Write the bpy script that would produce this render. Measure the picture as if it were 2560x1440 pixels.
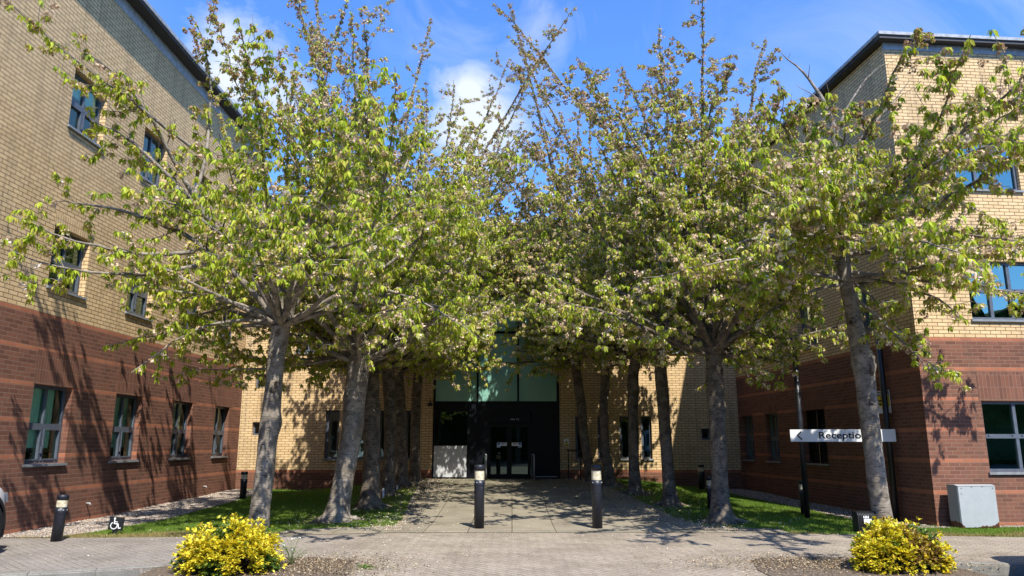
import bpy, bmesh, math, random
import numpy as np
from mathutils import Vector, Matrix

sc = bpy.context.scene
for o in list(bpy.data.objects):
    bpy.data.objects.remove(o)
C = sc.collection
R = math.radians

# ------------------------------------------------------------------ camera
FPX = 1855.0
TH = math.atan(388 / FPX)
EYE = 1.5
cam_d = bpy.data.cameras.new("camera")
cam = bpy.data.objects.new("camera", cam_d)
C.objects.link(cam)
cam.location = (0, 0, EYE)
cam.rotation_euler = (R(90) + TH, 0, 0)
cam_d.sensor_width = 36.0
cam_d.lens = FPX / 2560 * 36.0
cam_d.clip_end = 3000
sc.camera = cam

# ------------------------------------------------------------------ sky
SUN_AZ, SUN_EL = 22.0, 53.0        # azimuth to the right of straight behind the camera
W = bpy.data.worlds.new("World")
sc.world = W
W.use_nodes = True
wt = W.node_tree
wt.nodes.clear()
def wn(t, **k):
    n = wt.nodes.new(t)
    for a, b in k.items():
        setattr(n, a, b)
    return n
w_out = wn('ShaderNodeOutputWorld')
w_bg = wn('ShaderNodeBackground')
w_bg.inputs['Strength'].default_value = 0.13
sky = wn('ShaderNodeTexSky', sky_type='NISHITA')
sky.sun_disc = False
sky.sun_elevation = R(SUN_EL)
sky.sun_rotation = R(180 - SUN_AZ)
sky.air_density = 1.0
sky.dust_density = 0.25
sky.ozone_density = 2.5
tint = wn('ShaderNodeMix', data_type='RGBA', blend_type='MULTIPLY')
tint.inputs[0].default_value = 1.0
tint.inputs[7].default_value = (0.50, .79, 1.20, 1)
wt.links.new(sky.outputs[0], tint.inputs[6])
wco = wn('ShaderNodeTexCoord')
def w_math(op, a, b=None, c=None, clamp=False):
    n = wn('ShaderNodeMath', operation=op, use_clamp=clamp)
    for i, v in enumerate((a, b, c)):
        if v is None: continue
        if isinstance(v, (int, float)): n.inputs[i].default_value = v
        else: wt.links.new(v, n.inputs[i])
    return n.outputs[0]
def blob(dx, dy, dz, r0, r1):
    """soft mask round one direction of the sky"""
    v = Vector((dx, dy, dz)).normalized()
    d = wn('ShaderNodeVectorMath', operation='DISTANCE')
    wt.links.new(wco.outputs['Generated'], d.inputs[0])
    d.inputs[1].default_value = v
    m = wn('ShaderNodeMapRange')
    m.inputs[1].default_value = r1; m.inputs[2].default_value = r0
    wt.links.new(d.outputs['Value'], m.inputs[0])
    return m.outputs[0]
def pdir(px, py):
    v = Vector(((px - 1280) / FPX, 0, 0)) + Vector((0, math.cos(TH), math.sin(TH))) + Vector((0, -math.sin(TH), math.cos(TH))) * ((720 - py) / FPX)
    return v.normalized()
def w_noise(scale, detail=8, rough=.6, dist=.3, sz=1.6):
    mp = wn('ShaderNodeMapping'); mp.inputs['Scale'].default_value = (1, 1, sz)
    wt.links.new(wco.outputs['Generated'], mp.inputs[0])
    n = wn('ShaderNodeTexNoise'); n.inputs['Scale'].default_value = scale
    n.inputs['Detail'].default_value = detail; n.inputs['Roughness'].default_value = rough
    n.inputs['Distortion'].default_value = dist
    wt.links.new(mp.outputs[0], n.inputs['Vector'])
    return n.outputs['Fac']
nz = w_noise(7.0)
nz2 = w_noise(3.2, 6, .62, 1.2)
puff = None
for (px, py, r0, r1) in ((590, 120, .01, .10), (570, 190, .0, .10), (1170, 220, .01, .065), (1205, 310, .02, .095), (690, 230, 0, .07)):
    b = blob(*pdir(px, py), r0, r1)
    puff = b if puff is None else w_math('MAXIMUM', puff, b)
pm = w_math('ADD', w_math('MULTIPLY', puff, 1.15), w_math('MULTIPLY', w_math('SUBTRACT', nz, .5), 2.4))
pm = w_math('MULTIPLY', w_math('SUBTRACT', pm, .40), 1.25, clamp=True)
pm = w_math('MULTIPLY', pm, w_math('MULTIPLY', puff, 5.0, clamp=True))
wisp = None
for (px, py, r0, r1) in ((1370, 60, .02, .15), (1340, 150, 0, .11), (1180, 20, 0, .14), (3600, 300, .1, .7), (-1800, 100, .1, .6)):
    b = blob(*pdir(px, py), r0, r1)
    wisp = b if wisp is None else w_math('MAXIMUM', wisp, b)
wm = w_math('MULTIPLY', w_math('SUBTRACT', nz2, .40, clamp=True), 4.2, clamp=True)
wm = w_math('MULTIPLY', w_math('MULTIPLY', wm, wisp), .62)
cm = w_math('MAXIMUM', pm, wm, clamp=True)
cl = wn('ShaderNodeMix', data_type='RGBA')
wt.links.new(cm, cl.inputs[0]); wt.links.new(tint.outputs[2], cl.inputs[6])
cl.inputs[7].default_value = (3.3, 3.6, 4.0, 1)
wt.links.new(cl.outputs[2], w_bg.inputs['Color'])
wt.links.new(w_bg.outputs[0], w_out.inputs['Surface'])

# ------------------------------------------------------------------ sun
sd = bpy.data.lights.new("sun", 'SUN')
sd.energy = 4.0
sd.angle = R(0.53)
sd.color = (1.0, 0.945, 0.86)
so = bpy.data.objects.new("sun", sd)
C.objects.link(so)
SUND = Vector((math.sin(R(SUN_AZ)) * math.cos(R(SUN_EL)), -math.cos(R(SUN_AZ)) * math.cos(R(SUN_EL)), math.sin(R(SUN_EL))))
so.rotation_euler = SUND.to_track_quat('Z', 'Y').to_euler()
so.location = (10, -20, 30)
vs = sc.view_settings
vs.view_transform = 'Standard'; vs.look = 'None'; vs.exposure = 1.1; vs.gamma = 1.0
sc.cycles.max_bounces = 7
sc.cycles.diffuse_bounces = 3
sc.cycles.glossy_bounces = 3
sc.cycles.transparent_max_bounces = 12
sc.cycles.transmission_bounces = 4
sc.cycles.sample_clamp_indirect = 6

# ------------------------------------------------------------------ helpers
def at(px, py, Y):
    """the 3-D point of depth Y seen at a place of the survey photograph"""
    v = Vector(((px - 1280) / FPX, math.cos(TH) - math.sin(TH) * (720 - py) / FPX, math.sin(TH) + math.cos(TH) * (720 - py) / FPX))
    return Vector((0, 0, EYE)) + v * (Y / v.y)

def tag(o, label=None, cat=None, group=None, kind=None):
    if label: o['label'] = label
    if cat: o['category'] = cat
    if group: o['group'] = group
    if kind: o['kind'] = kind
    return o
def empty(name, loc=(0, 0, 0), rz=0.0):
    o = bpy.data.objects.new(name, None)
    o.empty_display_size = .3
    o.location = loc; o.rotation_euler = (0, 0, rz)
    C.objects.link(o)
    return o
def copy_tree(o, parent=None):
    kids = list(o.children)
    c = o.copy(); C.objects.link(c)
    if parent is not None: c.parent = parent
    for k in kids: copy_tree(k, c)
    return c

class MB:
    """collects faces for one mesh object; uv in metres"""
    def __init__(self): self.v = []; self.f = []; self.uv = []; self.sm = []
    def quad(self, a, b, c, d, uv=None, sm=False):
        i = len(self.v); self.v += [tuple(a), tuple(b), tuple(c), tuple(d)]
        self.f.append((i, i + 1, i + 2, i + 3)); self.uv.append(uv or ((0, 0), (1, 0), (1, 1), (0, 1))); self.sm.append(sm)
    def box(self, x0, x1, y0, y1, z0, z1, M=None):
        P = [Vector((x, y, z)) for z in (z0, z1) for y in (y0, y1) for x in (x0, x1)]
        if M is not None: P = [M @ p for p in P]
        for q, (ua, ub) in (((0, 2, 3, 1), (x1 - x0, y1 - y0)), ((4, 5, 7, 6), (x1 - x0, y1 - y0)), ((0, 1, 5, 4), (x1 - x0, z1 - z0)),
                  ((2, 6, 7, 3), (x1 - x0, z1 - z0)), ((0, 4, 6, 2), (y1 - y0, z1 - z0)), ((1, 3, 7, 5), (y1 - y0, z1 - z0))):
            self.quad(*[P[k] for k in q], uv=((0, 0), (ua, 0), (ua, ub), (0, ub)))
    def poly(self, pts, sm=False):
        i = len(self.v); self.v += [tuple(p) for p in pts]
        self.f.append(tuple(range(i, i + len(pts)))); self.uv.append(tuple((p[0], p[1]) for p in pts)); self.sm.append(sm)
    def prism(self, pts, thick, n):
        """flat outline extruded along n by thick"""
        n = Vector(n); A = [Vector(p) for p in pts]; B = [p + n * thick for p in A]
        self.poly(A[::-1]); self.poly(B)
        for k in range(len(A)):
            l = (k + 1) % len(A); self.quad(A[k], A[l], B[l], B[k])
    def tube(self, pts, rad, n=8, cap=True):
        pts = [Vector(p) for p in pts]
        if isinstance(rad, (int, float)): rad = [rad] * len(pts)
        rings = []
        ref = None
        for k, p in enumerate(pts):
            t = (pts[min(k + 1, len(pts) - 1)] - pts[max(k - 1, 0)]).normalized()
            if ref is None: ref = Vector((1, 0, 0)) if abs(t.x) < .8 else Vector((0, 1, 0))
            a = (ref - t * ref.dot(t)).normalized(); ref = a; b = t.cross(a)
            rings.append([p + (a * math.cos(2 * math.pi * j / n) + b * math.sin(2 * math.pi * j / n)) * rad[k] for j in range(n)])
        i0 = len(self.v)
        for r in rings: self.v += [tuple(p) for p in r]
        for k in range(len(rings) - 1):
            for j in range(n):
                a = i0 + k * n + j; b = i0 + k * n + (j + 1) % n
                self.f.append((a, b, b + n, a + n)); self.uv.append(((0, 0), (.1, 0), (.1, .1), (0, .1))); self.sm.append(True)
        if cap:
            self.f.append(tuple(i0 + j for j in range(n))[::-1]); self.uv.append(((0, 0),) * n); self.sm.append(False)
            self.f.append(tuple(i0 + (len(rings) - 1) * n + j for j in range(n))); self.uv.append(((0, 0),) * n); self.sm.append(False)
    def lathe(self, prof, n=24, M=None, wob=None):
        i0 = len(self.v)
        for (r, z) in prof:
            for j in range(n):
                a = 2 * math.pi * j / n
                p = Vector((r * math.cos(a), r * math.sin(a), z))
                self.v.append(tuple(M @ p if M is not None else p))
        for k in range(len(prof) - 1):
            for j in range(n):
                a = i0 + k * n + j; b = i0 + k * n + (j + 1) % n
                self.f.append((a, b, b + n, a + n)); self.uv.append(((0, 0), (.1, 0), (.1, .1), (0, .1))); self.sm.append(True)
    def build(self, name, mat, parent=None, loc=None, sharp=40):
        me = bpy.data.meshes.new(name)
        me.from_pydata(self.v, [], self.f)
        ul = me.uv_layers.new(name="UVMap")
        flat = [c for f in self.uv for u in f for c in u]
        ul.data.foreach_set('uv', flat)
        me.polygons.foreach_set('use_smooth', self.sm)
        for m in (mat if isinstance(mat, (list, tuple)) else [mat]): me.materials.append(m)
        o = bpy.data.objects.new(name, me); C.objects.link(o)
        if parent is not None: o.parent = parent
        if loc is not None: o.location = loc
        return o

def np_mesh(name, V, F, mat, parent=None, col=None, smooth=False):
    """V (n,3), F (m,k) -> one mesh object"""
    V = np.asarray(V, np.float32); F = np.asarray(F, np.int32)
    me = bpy.data.meshes.new(name)
    me.vertices.add(len(V)); me.vertices.foreach_set('co', V.ravel())
    k = F.shape[1]
    me.loops.add(F.size); me.loops.foreach_set('vertex_index', F.ravel())
    me.polygons.add(len(F)); me.polygons.foreach_set('loop_start', np.arange(0, F.size, k, dtype=np.int32))
    if smooth: me.polygons.foreach_set('use_smooth', np.ones(len(F), bool))
    if col is not None:
        a = me.attributes.new('Col', 'FLOAT_COLOR', 'POINT')
        c = np.ones((len(V), 4), np.float32); c[:, :3] = col
        a.data.foreach_set('color', c.ravel())
    me.update(calc_edges=True)
    me.materials.append(mat)
    o = bpy.data.objects.new(name, me); C.objects.link(o)
    if parent is not None: o.parent = parent
    return o

# ------------------------------------------------------------------ materials
class Mat:
    def __init__(self, name, base=(.5, .5, .5), rough=.8, spec=.3, metal=0.0):
        self.m = bpy.data.materials.new(name); self.m.use_nodes = True
        self.t = self.m.node_tree; self.b = self.t.nodes['Principled BSDF']
        self.b.inputs['Base Color'].default_value = (*base, 1)
        self.b.inputs['Roughness'].default_value = rough
        self.b.inputs['Specular IOR Level'].default_value = spec
        self.b.inputs['Metallic'].default_value = metal
    def n(self, t, **k):
        x = self.t.nodes.new(t)
        for a, b in k.items(): setattr(x, a, b)
        return x
    def link(self, a, b): self.t.links.new(a, b)
    def coord(self, kind='Object', scale=(1, 1, 1), rot=(0, 0, 0)):
        c = self.n('ShaderNodeTexCoord'); mp = self.n('ShaderNodeMapping')
        mp.inputs['Scale'].default_value = scale; mp.inputs['Rotation'].default_value = rot
        self.link(c.outputs[kind], mp.inputs[0]); return mp.outputs[0]
    def noise(self, vec, scale, detail=4, rough=.55, dist=0):
        x = self.n('ShaderNodeTexNoise')
        x.inputs['Scale'].default_value = scale; x.inputs['Detail'].default_value = detail
        x.inputs['Roughness'].default_value = rough; x.inputs['Distortion'].default_value = dist
        self.link(vec, x.inputs['Vector']); return x.outputs['Fac']
    def math(self, op, a, b=None, c=None, clamp=False):
        x = self.n('ShaderNodeMath', operation=op, use_clamp=clamp)
        for i, v in enumerate((a, b, c)):
            if v is None: continue
            if isinstance(v, (int, float)): x.inputs[i].default_value = v
            else: self.link(v, x.inputs[i])
        return x.outputs[0]
    def ramp(self, fac, stops, interp='LINEAR'):
        x = self.n('ShaderNodeValToRGB'); cr = x.color_ramp; cr.interpolation = interp
        while len(cr.elements) > 1: cr.elements.remove(cr.elements[-1])
        for i, (p, c) in enumerate(stops):
            e = cr.elements[0] if i == 0 else cr.elements.new(p)
            e.position = p; e.color = (*c, 1) if len(c) == 3 else c
        self.link(fac, x.inputs[0]); return x.outputs[0]
    def mix(self, fac, a, b, mode='MIX'):
        x = self.n('ShaderNodeMix', data_type='RGBA', blend_type=mode)
        for i, v in ((0, fac), (6, a), (7, b)):
            if isinstance(v, (int, float)): x.inputs[i].default_value = v
            elif isinstance(v, tuple): x.inputs[i].default_value = (*v, 1) if len(v) == 3 else v
            else: self.link(v, x.inputs[i])
        return x.outputs[2]
    def color(self, c): self.link(c, self.b.inputs['Base Color'])
    def bump(self, h, strength=.4, dist=.01):
        x = self.n('ShaderNodeBump'); x.inputs['Strength'].default_value = strength; x.inputs['Distance'].default_value = dist
        self.link(h, x.inputs['Height']); self.link(x.outputs[0], self.b.inputs['Normal'])

YEL = ((.66, .485, .265), (.54, .385, .20), (.19, .115, .065))
RED = ((.195, .085, .055), (.115, .052, .036), (.22, .14, .10))
ORG = ((.38, .145, .078), (.30, .11, .06), (.25, .16, .12))
def brick_mat(name, zsplit, sp, band0, course, soldier=None, bands=True, dirty=True):
    """yellow facing brick above zsplit, red brick below with orange string courses every sp"""
    M = Mat(name, rough=.9, spec=.2)
    uv = M.coord('UV')
    bl = course * 3
    def bt(cols, w, h, off=.5, mort=.0055):
        x = M.n('ShaderNodeTexBrick', offset=off, offset_frequency=2, squash=1.0)
        M.link(uv, x.inputs['Vector'])
        x.inputs['Color1'].default_value = (*cols[0], 1); x.inputs['Color2'].default_value = (*cols[1], 1)
        x.inputs['Mortar'].default_value = (*cols[2], 1)
        x.inputs['Scale'].default_value = 1; x.inputs['Mortar Size'].default_value = mort
        x.inputs['Mortar Smooth'].default_value = .15; x.inputs['Bias'].default_value = -.25
        x.inputs['Brick Width'].default_value = w; x.inputs['Row Height'].default_value = h
        return x
    if soldier:
        cols = YEL if soldier == 'yellow' else RED
        br = bt(cols, course, bl, 0.0)
        col, fac = br.outputs['Color'], br.outputs['Fac']
    else:
        y, r, o = bt(YEL, bl, course, mort=.0075), bt(RED, bl, course, mort=.0065), bt(ORG, bl, course)
        sx = M.n('ShaderNodeSeparateXYZ'); M.link(uv, sx.inputs[0])
        v = sx.outputs['Y']
        isred = M.math('LESS_THAN', v, zsplit)
        ph = M.math('FRACT', M.math('DIVIDE', M.math('SUBTRACT', v, band0), sp))
        isb = M.math('LESS_THAN', ph, course / sp)
        if not bands: isb = M.math('GREATER_THAN', v, zsplit - course)
        col = M.mix(isred, y.outputs['Color'], M.mix(isb, r.outputs['Color'], o.outputs['Color']))
        fac = y.outputs['Fac']
    oc = M.coord('Object')
    big = M.noise(oc, .8, 5, .6); fine = M.noise(oc, 45, 3, .6)
    col = M.mix(.55, col, M.ramp(big, [(.25, (.78, .76, .74)), (.5, (1, 1, 1)), (.8, (1.08, 1.05, 1.0))]), 'MULTIPLY')
    col = M.mix(.5, col, M.ramp(fine, [(.25, (.72, .70, .68)), (.7, (1.12, 1.12, 1.1))]), 'MULTIPLY')
    if dirty:
        st = M.noise(M.coord('Object', (3.0, 3.0, .22)), 1.6, 5, .65)
        col = M.mix(M.ramp(st, [(.52, (0, 0, 0)), (.75, (.45, .45, .45))]), col, (.10, .075, .055))
    M.color(col)
    h = M.math('SUBTRACT', M.math('MULTIPLY', fine, .35), M.math('MULTIPLY', fac, 1.0))
    M.bump(h, .6, .006)
    return M.m

def metal_mat(name, base, rough=.45, var=.3, spec=.5):
    M = Mat(name, base, rough, spec)
    o = M.coord('Object'); n = M.noise(o, 9, 5, .6)
    M.color(M.ramp(n, [(.3, tuple(c * (1 - var) for c in base)), (.7, tuple(min(1, c * (1 + var)) for c in base))]))
    M.link(M.ramp(n, [(.3, (rough * .8,) * 3), (.7, (min(1, rough * 1.3),) * 3)]), M.b.inputs['Roughness'])
    return M.m

def glass_mat(name, tintc=(.42, .60, .50), refl=.07):
    """clear solar glass: what is inside shows through, the surroundings mirror on it"""
    M = Mat(name); t = M.t
    t.nodes.remove(M.b)
    out = [n for n in t.nodes if n.type == 'OUTPUT_MATERIAL'][0]
    tr = M.n('ShaderNodeBsdfTransparent'); tr.inputs[0].default_value = (*tintc, 1)
    gl = M.n('ShaderNodeBsdfGlossy'); gl.inputs['Roughness'].default_value = .01; gl.inputs['Color'].default_value = (.72, 1.0, .88, 1)
    oc = M.coord('Object'); wv = M.noise(oc, 1.3, 2, .5)
    bp = M.n('ShaderNodeBump'); bp.inputs['Strength'].default_value = .12; bp.inputs['Distance'].default_value = .01
    M.link(wv, bp.inputs['Height']); M.link(bp.outputs[0], gl.inputs['Normal'])
    fr = M.n('ShaderNodeFresnel'); fr.inputs['IOR'].default_value = 1.5
    f = M.math('ADD', M.math('MULTIPLY', fr.outputs[0], 1.6), refl, clamp=True)
    mx = M.n('ShaderNodeMixShader'); M.link(f, mx.inputs[0]); M.link(tr.outputs[0], mx.inputs[1]); M.link(gl.outputs[0], mx.inputs[2])
    M.link(mx.outputs[0], out.inputs['Surface'])
    return M.m

M_brickL = brick_mat('brick_left', 3.7975, .62, 0.0, .0775)
M_brickR = brick_mat('brick_right', 3.508, .5728, 0.0, .0716)
M_brickC = brick_mat('brick_back', .6975, .62, 0.0, .0775, bands=False)
M_soldR = brick_mat('brick_soldier_red', 0, 1, 0, .0775, soldier='red')
M_soldY = brick_mat('brick_soldier_yellow', 0, 1, 0, .0716, soldier='yellow')
M_frame = metal_mat('window_frame_grey', (.085, .10, .125), .4, .12)
M_framedark = metal_mat('entrance_frame_dark', (.006, .007, .010), .35, .2, .15)
M_sill = metal_mat('sill_grey', (.20, .22, .23), .5, .2)
M_glass = glass_mat('window_glass', (.78, .98, .88), .02)
M_glassD = glass_mat('dark_glass', (.20, .33, .29), .03)
M_glassR = glass_mat('reflective_glass', (.20, .33, .29), .24)
M_room = Mat('room_wall', (.78, .82, .78), .9).m
M_roomD = Mat('room_dark', (.03, .035, .035), .9).m
M_blind = Mat('blind', (.66, .82, .74), .8).m
M_soffit = metal_mat('soffit_dark', (.035, .036, .040), .6, .25)
M_lead = metal_mat('lead_flashing', (.30, .32, .34), .5, .35)
M_blackp = metal_mat('black_paint', (.012, .013, .016), .38, .35)
M_white = metal_mat('white_sign', (.78, .79, .79), .35, .04)
M_text = Mat('black_lettering', (.012, .012, .014), .5).m
M_whitet = Mat('white_lettering', (.8, .8, .8), .5).m
M_yel = Mat('yellow_sign', (.70, .56, .02), .5).m
M_blue = Mat('blue_sticker', (.03, .16, .36), .5).m
M_gal = metal_mat('brushed_steel', (.34, .35, .35), .4, .15)

# ------------------------------------------------------------------ terrain
def sm(t):
    t = min(1, max(0, t)); return t * t * (3 - 2 * t)
def gz(x, y):
    r = .43 * sm((y - 14.2) / 9.0)
    xc = .2
    lat = 1 - .72 * sm((abs(x - xc) - 2.6) / 3.8)
    bump_ = .018 * math.sin(x * 1.3 + y * .7) * math.sin(y * .9 - x * .4) * (1 if abs(x - xc) > 3.4 else 0)
    return r * lat + bump_ * sm((y - 13.4) / 1.5)
def gnp(x, y):
    return np.array([gz(a, b) for a, b in zip(x, y)])

def patch(name, inside, x0, x1, y0, y1, step, lift, mat, skirt=0.0, ragged=0.0, seed=1):
    """a sheet following the ground; inside = polygon outline (list of x,y)"""
    bm = bmesh.new()
    vs_ = [bm.verts.new((p[0], p[1], 0)) for p in inside]
    f = bm.faces.new(vs_)
    xs = np.arange(math.ceil(x0 / step) * step, x1, step); ys = np.arange(math.ceil(y0 / step) * step, y1, step)
    for x in xs:
        g = bm.verts[:] + bm.edges[:] + bm.faces[:]
        bmesh.ops.bisect_plane(bm, geom=g, plane_co=(x + 1e-4, 0, 0), plane_no=(1, 0, 0))
    for y in ys:
        g = bm.verts[:] + bm.edges[:] + bm.faces[:]
        bmesh.ops.bisect_plane(bm, geom=g, plane_co=(0, y + 1e-4, 0), plane_no=(0, 1, 0))
    for v in bm.verts: v.co.z = gz(v.co.x, v.co.y) + lift
    if skirt:
        be = [e for e in bm.edges if e.is_boundary]
        r = bmesh.ops.extrude_edge_only(bm, edges=be)
        for v in [g for g in r['geom'] if isinstance(g, bmesh.types.BMVert)]: v.co.z -= skirt
    bmesh.ops.recalc_face_normals(bm, faces=bm.faces[:])
    up = [f for f in bm.faces if abs(f.normal.z) > .7]
    if up and sum(f.normal.z for f in up) < 0: bmesh.ops.reverse_faces(bm, faces=bm.faces[:])
    me = bpy.data.meshes.new(name); bm.to_mesh(me); bm.free()
    me.materials.append(mat)
    o = bpy.data.objects.new(name, me); C.objects.link(o)
    return tag(o, kind='structure')

# asphalt of the car park = base ground
M = Mat('asphalt', rough=.9, spec=.2)
oc = M.coord('Object')
M.color(M.mix(M.noise(oc, .35, 5), M.ramp(M.noise(oc, 160, 2, .6), [(.3, (.045, .045, .048)), (.7, (.10, .098, .095))]), (.075, .073, .072)))
M.bump(M.noise(oc, 180, 2), .5, .006)
M_asph = M.m
g = MB()
S_ = 400
g.quad((-S_, -S_, -.125), (S_, -S_, -.125), (S_, S_, -.125), (-S_, S_, -.125))
tag(g.build('ground', M_asph), kind='structure')

# lawn
M = Mat('lawn_soil', rough=1, spec=.1)
oc = M.coord('Object')
c = M.mix(M.noise(oc, 2.2, 5, .6), (.065, .105, .022), (.10, .14, .032))
c = M.mix(M.ramp(M.noise(oc, .9, 4, .6), [(.5, (0, 0, 0)), (.72, (.6, .6, .6))]), c, (.14, .135, .05))
c = M.mix(.6, c, M.ramp(M.noise(oc, 90, 2, .7), [(.3, (.45, .45, .4)), (.7, (1.3, 1.3, 1.2))]), 'MULTIPLY')
M.color(c); M.bump(M.noise(oc, 120, 2), .8, .02)
M_lawn = M.m
LAWN = [(-8.6, 12.3), (-5.4, 12.55), (-3.9, 12.75), (9.5, 12.75), (16, 12.2), (16, 14.7), (7.9, 14.3), (6.9, 24.4), (-8.45, 24.0)]
patch('lawn', LAWN, -8.6, 16, 12, 24.4, .5, -.004, M_lawn, skirt=.3)

# block paving (herringbone-like small blocks)
M = Mat('block_paving', rough=.92, spec=.2)
oc = M.coord('Object', rot=(0, 0, R(45)))
br = M.n('ShaderNodeTexBrick', offset=.5, offset_frequency=2); M.link(oc, br.inputs['Vector'])
br.inputs['Color1'].default_value = (.30, .255, .20, 1); br.inputs['Color2'].default_value = (.25, .21, .165, 1); br.inputs['Mortar'].default_value = (.165, .14, .108, 1)
br.inputs['Scale'].default_value = 1; br.inputs['Mortar Size'].default_value = .006; br.inputs['Mortar Smooth'].default_value = .4
br.inputs['Brick Width'].default_value = .2; br.inputs['Row Height'].default_value = .1; br.inputs['Bias'].default_value = -.1
o2 = M.coord('Object')
sx = M.n('ShaderNodeSeparateXYZ'); M.link(o2, sx.inputs[0])
grey = M.math('MULTIPLY', M.math('ADD', M.math('MULTIPLY', sx.outputs['X'], -.45), -.9, clamp=True), .65)
c = M.mix(grey, br.outputs['Color'], (.20, .185, .175))
c = M.mix(.9, c, M.ramp(M.noise(o2, 1.1, 6, .65), [(.28, (.66, .64, .62)), (.55, (1, 1, 1)), (.78, (1.14, 1.12, 1.08))]), 'MULTIPLY')
c = M.mix(.85, c, M.ramp(M.noise(o2, 34, 5, .85), [(.3, (.45, .43, .41)), (.5, (1, 1, 1)), (.7, (1.55, 1.5, 1.45))]), 'MULTIPLY')
moss = M.math('MULTIPLY', M.ramp(M.noise(o2, 2.7, 4, .6), [(.5, (0, 0, 0)), (.62, (1, 1, 1))]), br.outputs['Fac'])
c = M.mix(moss, c, (.07, .085, .03))
M.color(c)
M.bump(M.math('SUBTRACT', M.math('MULTIPLY', M.noise(o2, 110, 2), .5), br.outputs['Fac']), .7, .006)
M_block = M.m
# outline: footpath in front of the lawn, open in the middle towards the car park
PAV = [(-12, 12.0), (-12, 2.0), (-6.35, 2.0), (-6.35, 8.93), (-5.0, 9.42), (-4.1, 9.75), (-3.25, 9.95), (-2.35, 9.9), (-2.0, 9.3), (-1.9, 3.0), (-1.9, -2.0), (3.0, -2.0), (3.0, 8.6),
       (3.0, 9.6), (3.3, 10.05), (5.0, 10.05), (7.5, 9.62), (16, 8.8), (16, 12.5), (9.5, 12.45), (7.4, 12.75), (5.6, 13.0), (4.7, 13.1), (3.6, 13.22), (-2.0, 13.22), (-3.0, 13.0), (-3.9, 12.85), (-5.4, 12.65), (-8.6, 12.45)]
pv = patch('footpath', PAV, -12, 16, -2, 13.3, 1.0, .006, M_block, skirt=.16)

# concrete slabs of the central path
M = Mat('slab_paving', rough=.9, spec=.2)
oc = M.coord('Object')
br = M.n('ShaderNodeTexBrick', offset=0.0, offset_frequency=2); M.link(oc, br.inputs['Vector'])
br.inputs['Color1'].default_value = (.26, .23, .175, 1); br.inputs['Color2'].default_value = (.215, .19, .145, 1); br.inputs['Mortar'].default_value = (.085, .072, .05, 1)
br.inputs['Scale'].default_value = 1; br.inputs['Mortar Size'].default_value = .009; br.inputs['Mortar Smooth'].default_value = .3
br.inputs['Brick Width'].default_value = .76; br.inputs['Row Height'].default_value = .9; br.inputs['Bias'].default_value = 0
c = M.mix(.9, br.outputs['Color'], M.ramp(M.noise(oc, 1.4, 6, .65), [(.28, (.68, .66, .62)), (.55, (1, 1, 1)), (.78, (1.12, 1.1, 1.06))]), 'MULTIPLY')
c = M.mix(.6, c, M.ramp(M.noise(oc, 60, 3, .7), [(.28, (.7, .68, .64)), (.72, (1.25, 1.24, 1.2))]), 'MULTIPLY')
sx = M.n('ShaderNodeSeparateXYZ'); M.link(oc, sx.inputs[0])
rear_tone = M.math('MULTIPLY', M.math('MULTIPLY', M.math('SUBTRACT', sx.outputs['Y'], 15.0), .12, clamp=True), M.ramp(M.noise(oc, 1.0, 5, .6), [(.35, (.2, .2, .2)), (.65, (.9, .9, .9))]))  # darker olive brown in noise patches, growing towards the entrance
c = M.mix(rear_tone, c, (.095, .088, .045))
M.color(c)
M.bump(M.math('SUBTRACT', M.math('MULTIPLY', M.noise(oc, 90, 2), .4), br.outputs['Fac']), .6, .006)
M_slab = M.m
PATH = [(-3.0, 13.0), (-2.0, 13.22), (3.6, 13.22), (4.7, 13.1), (4.75, 13.75), (4.0, 14.05), (3.55, 14.4), (3.3, 15.4), (3.15, 17.0), (2.85, 19.0), (2.5, 21.0), (2.2, 23.3), (-2.6, 23.3), (-2.55, 21.0), (-2.4, 18.0), (-2.15, 15.2), (-2.2, 14.3), (-2.7, 14.05), (-3.3, 14.0), (-3.95, 13.55), (-3.95, 12.85)]
patch('path', PATH, -4, 5, 12.8, 23.4, .45, .012, M_slab)

# planting beds in front, bare soil round the trunks, gravel margins
M = Mat('bed_soil', rough=1, spec=.1)
oc = M.coord('Object')
c = M.ramp(M.noise(oc, 38, 4, .7), [(.25, (.05, .038, .028)), (.45, (.12, .092, .068)), (.6, (.20, .16, .12)), (.8, (.36, .30, .22))])
M.color(c); M.bump(M.noise(oc, 45, 4), 1, .03)
M_soil = M.m
patch('left_bed_soil', [(-4.35, 9.62), (-4.2, 8.0), (-4.2, 4), (-1.9, 4), (-1.9, 9.3), (-2.05, 10.15), (-2.6, 10.45), (-3.4, 10.3), (-4.0, 9.95)], -4.4, -1.8, 4, 10.5, .5, .014, M_soil)
patch('right_bed_soil', [(3.0, 4), (5.6, 4), (5.6, 8.0), (5.4, 9.9), (4.9, 10.25), (3.9, 10.45), (3.15, 10.3), (2.95, 9.4)], 2.9, 5.7, 4, 10.5, .5, .014, M_soil)

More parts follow.
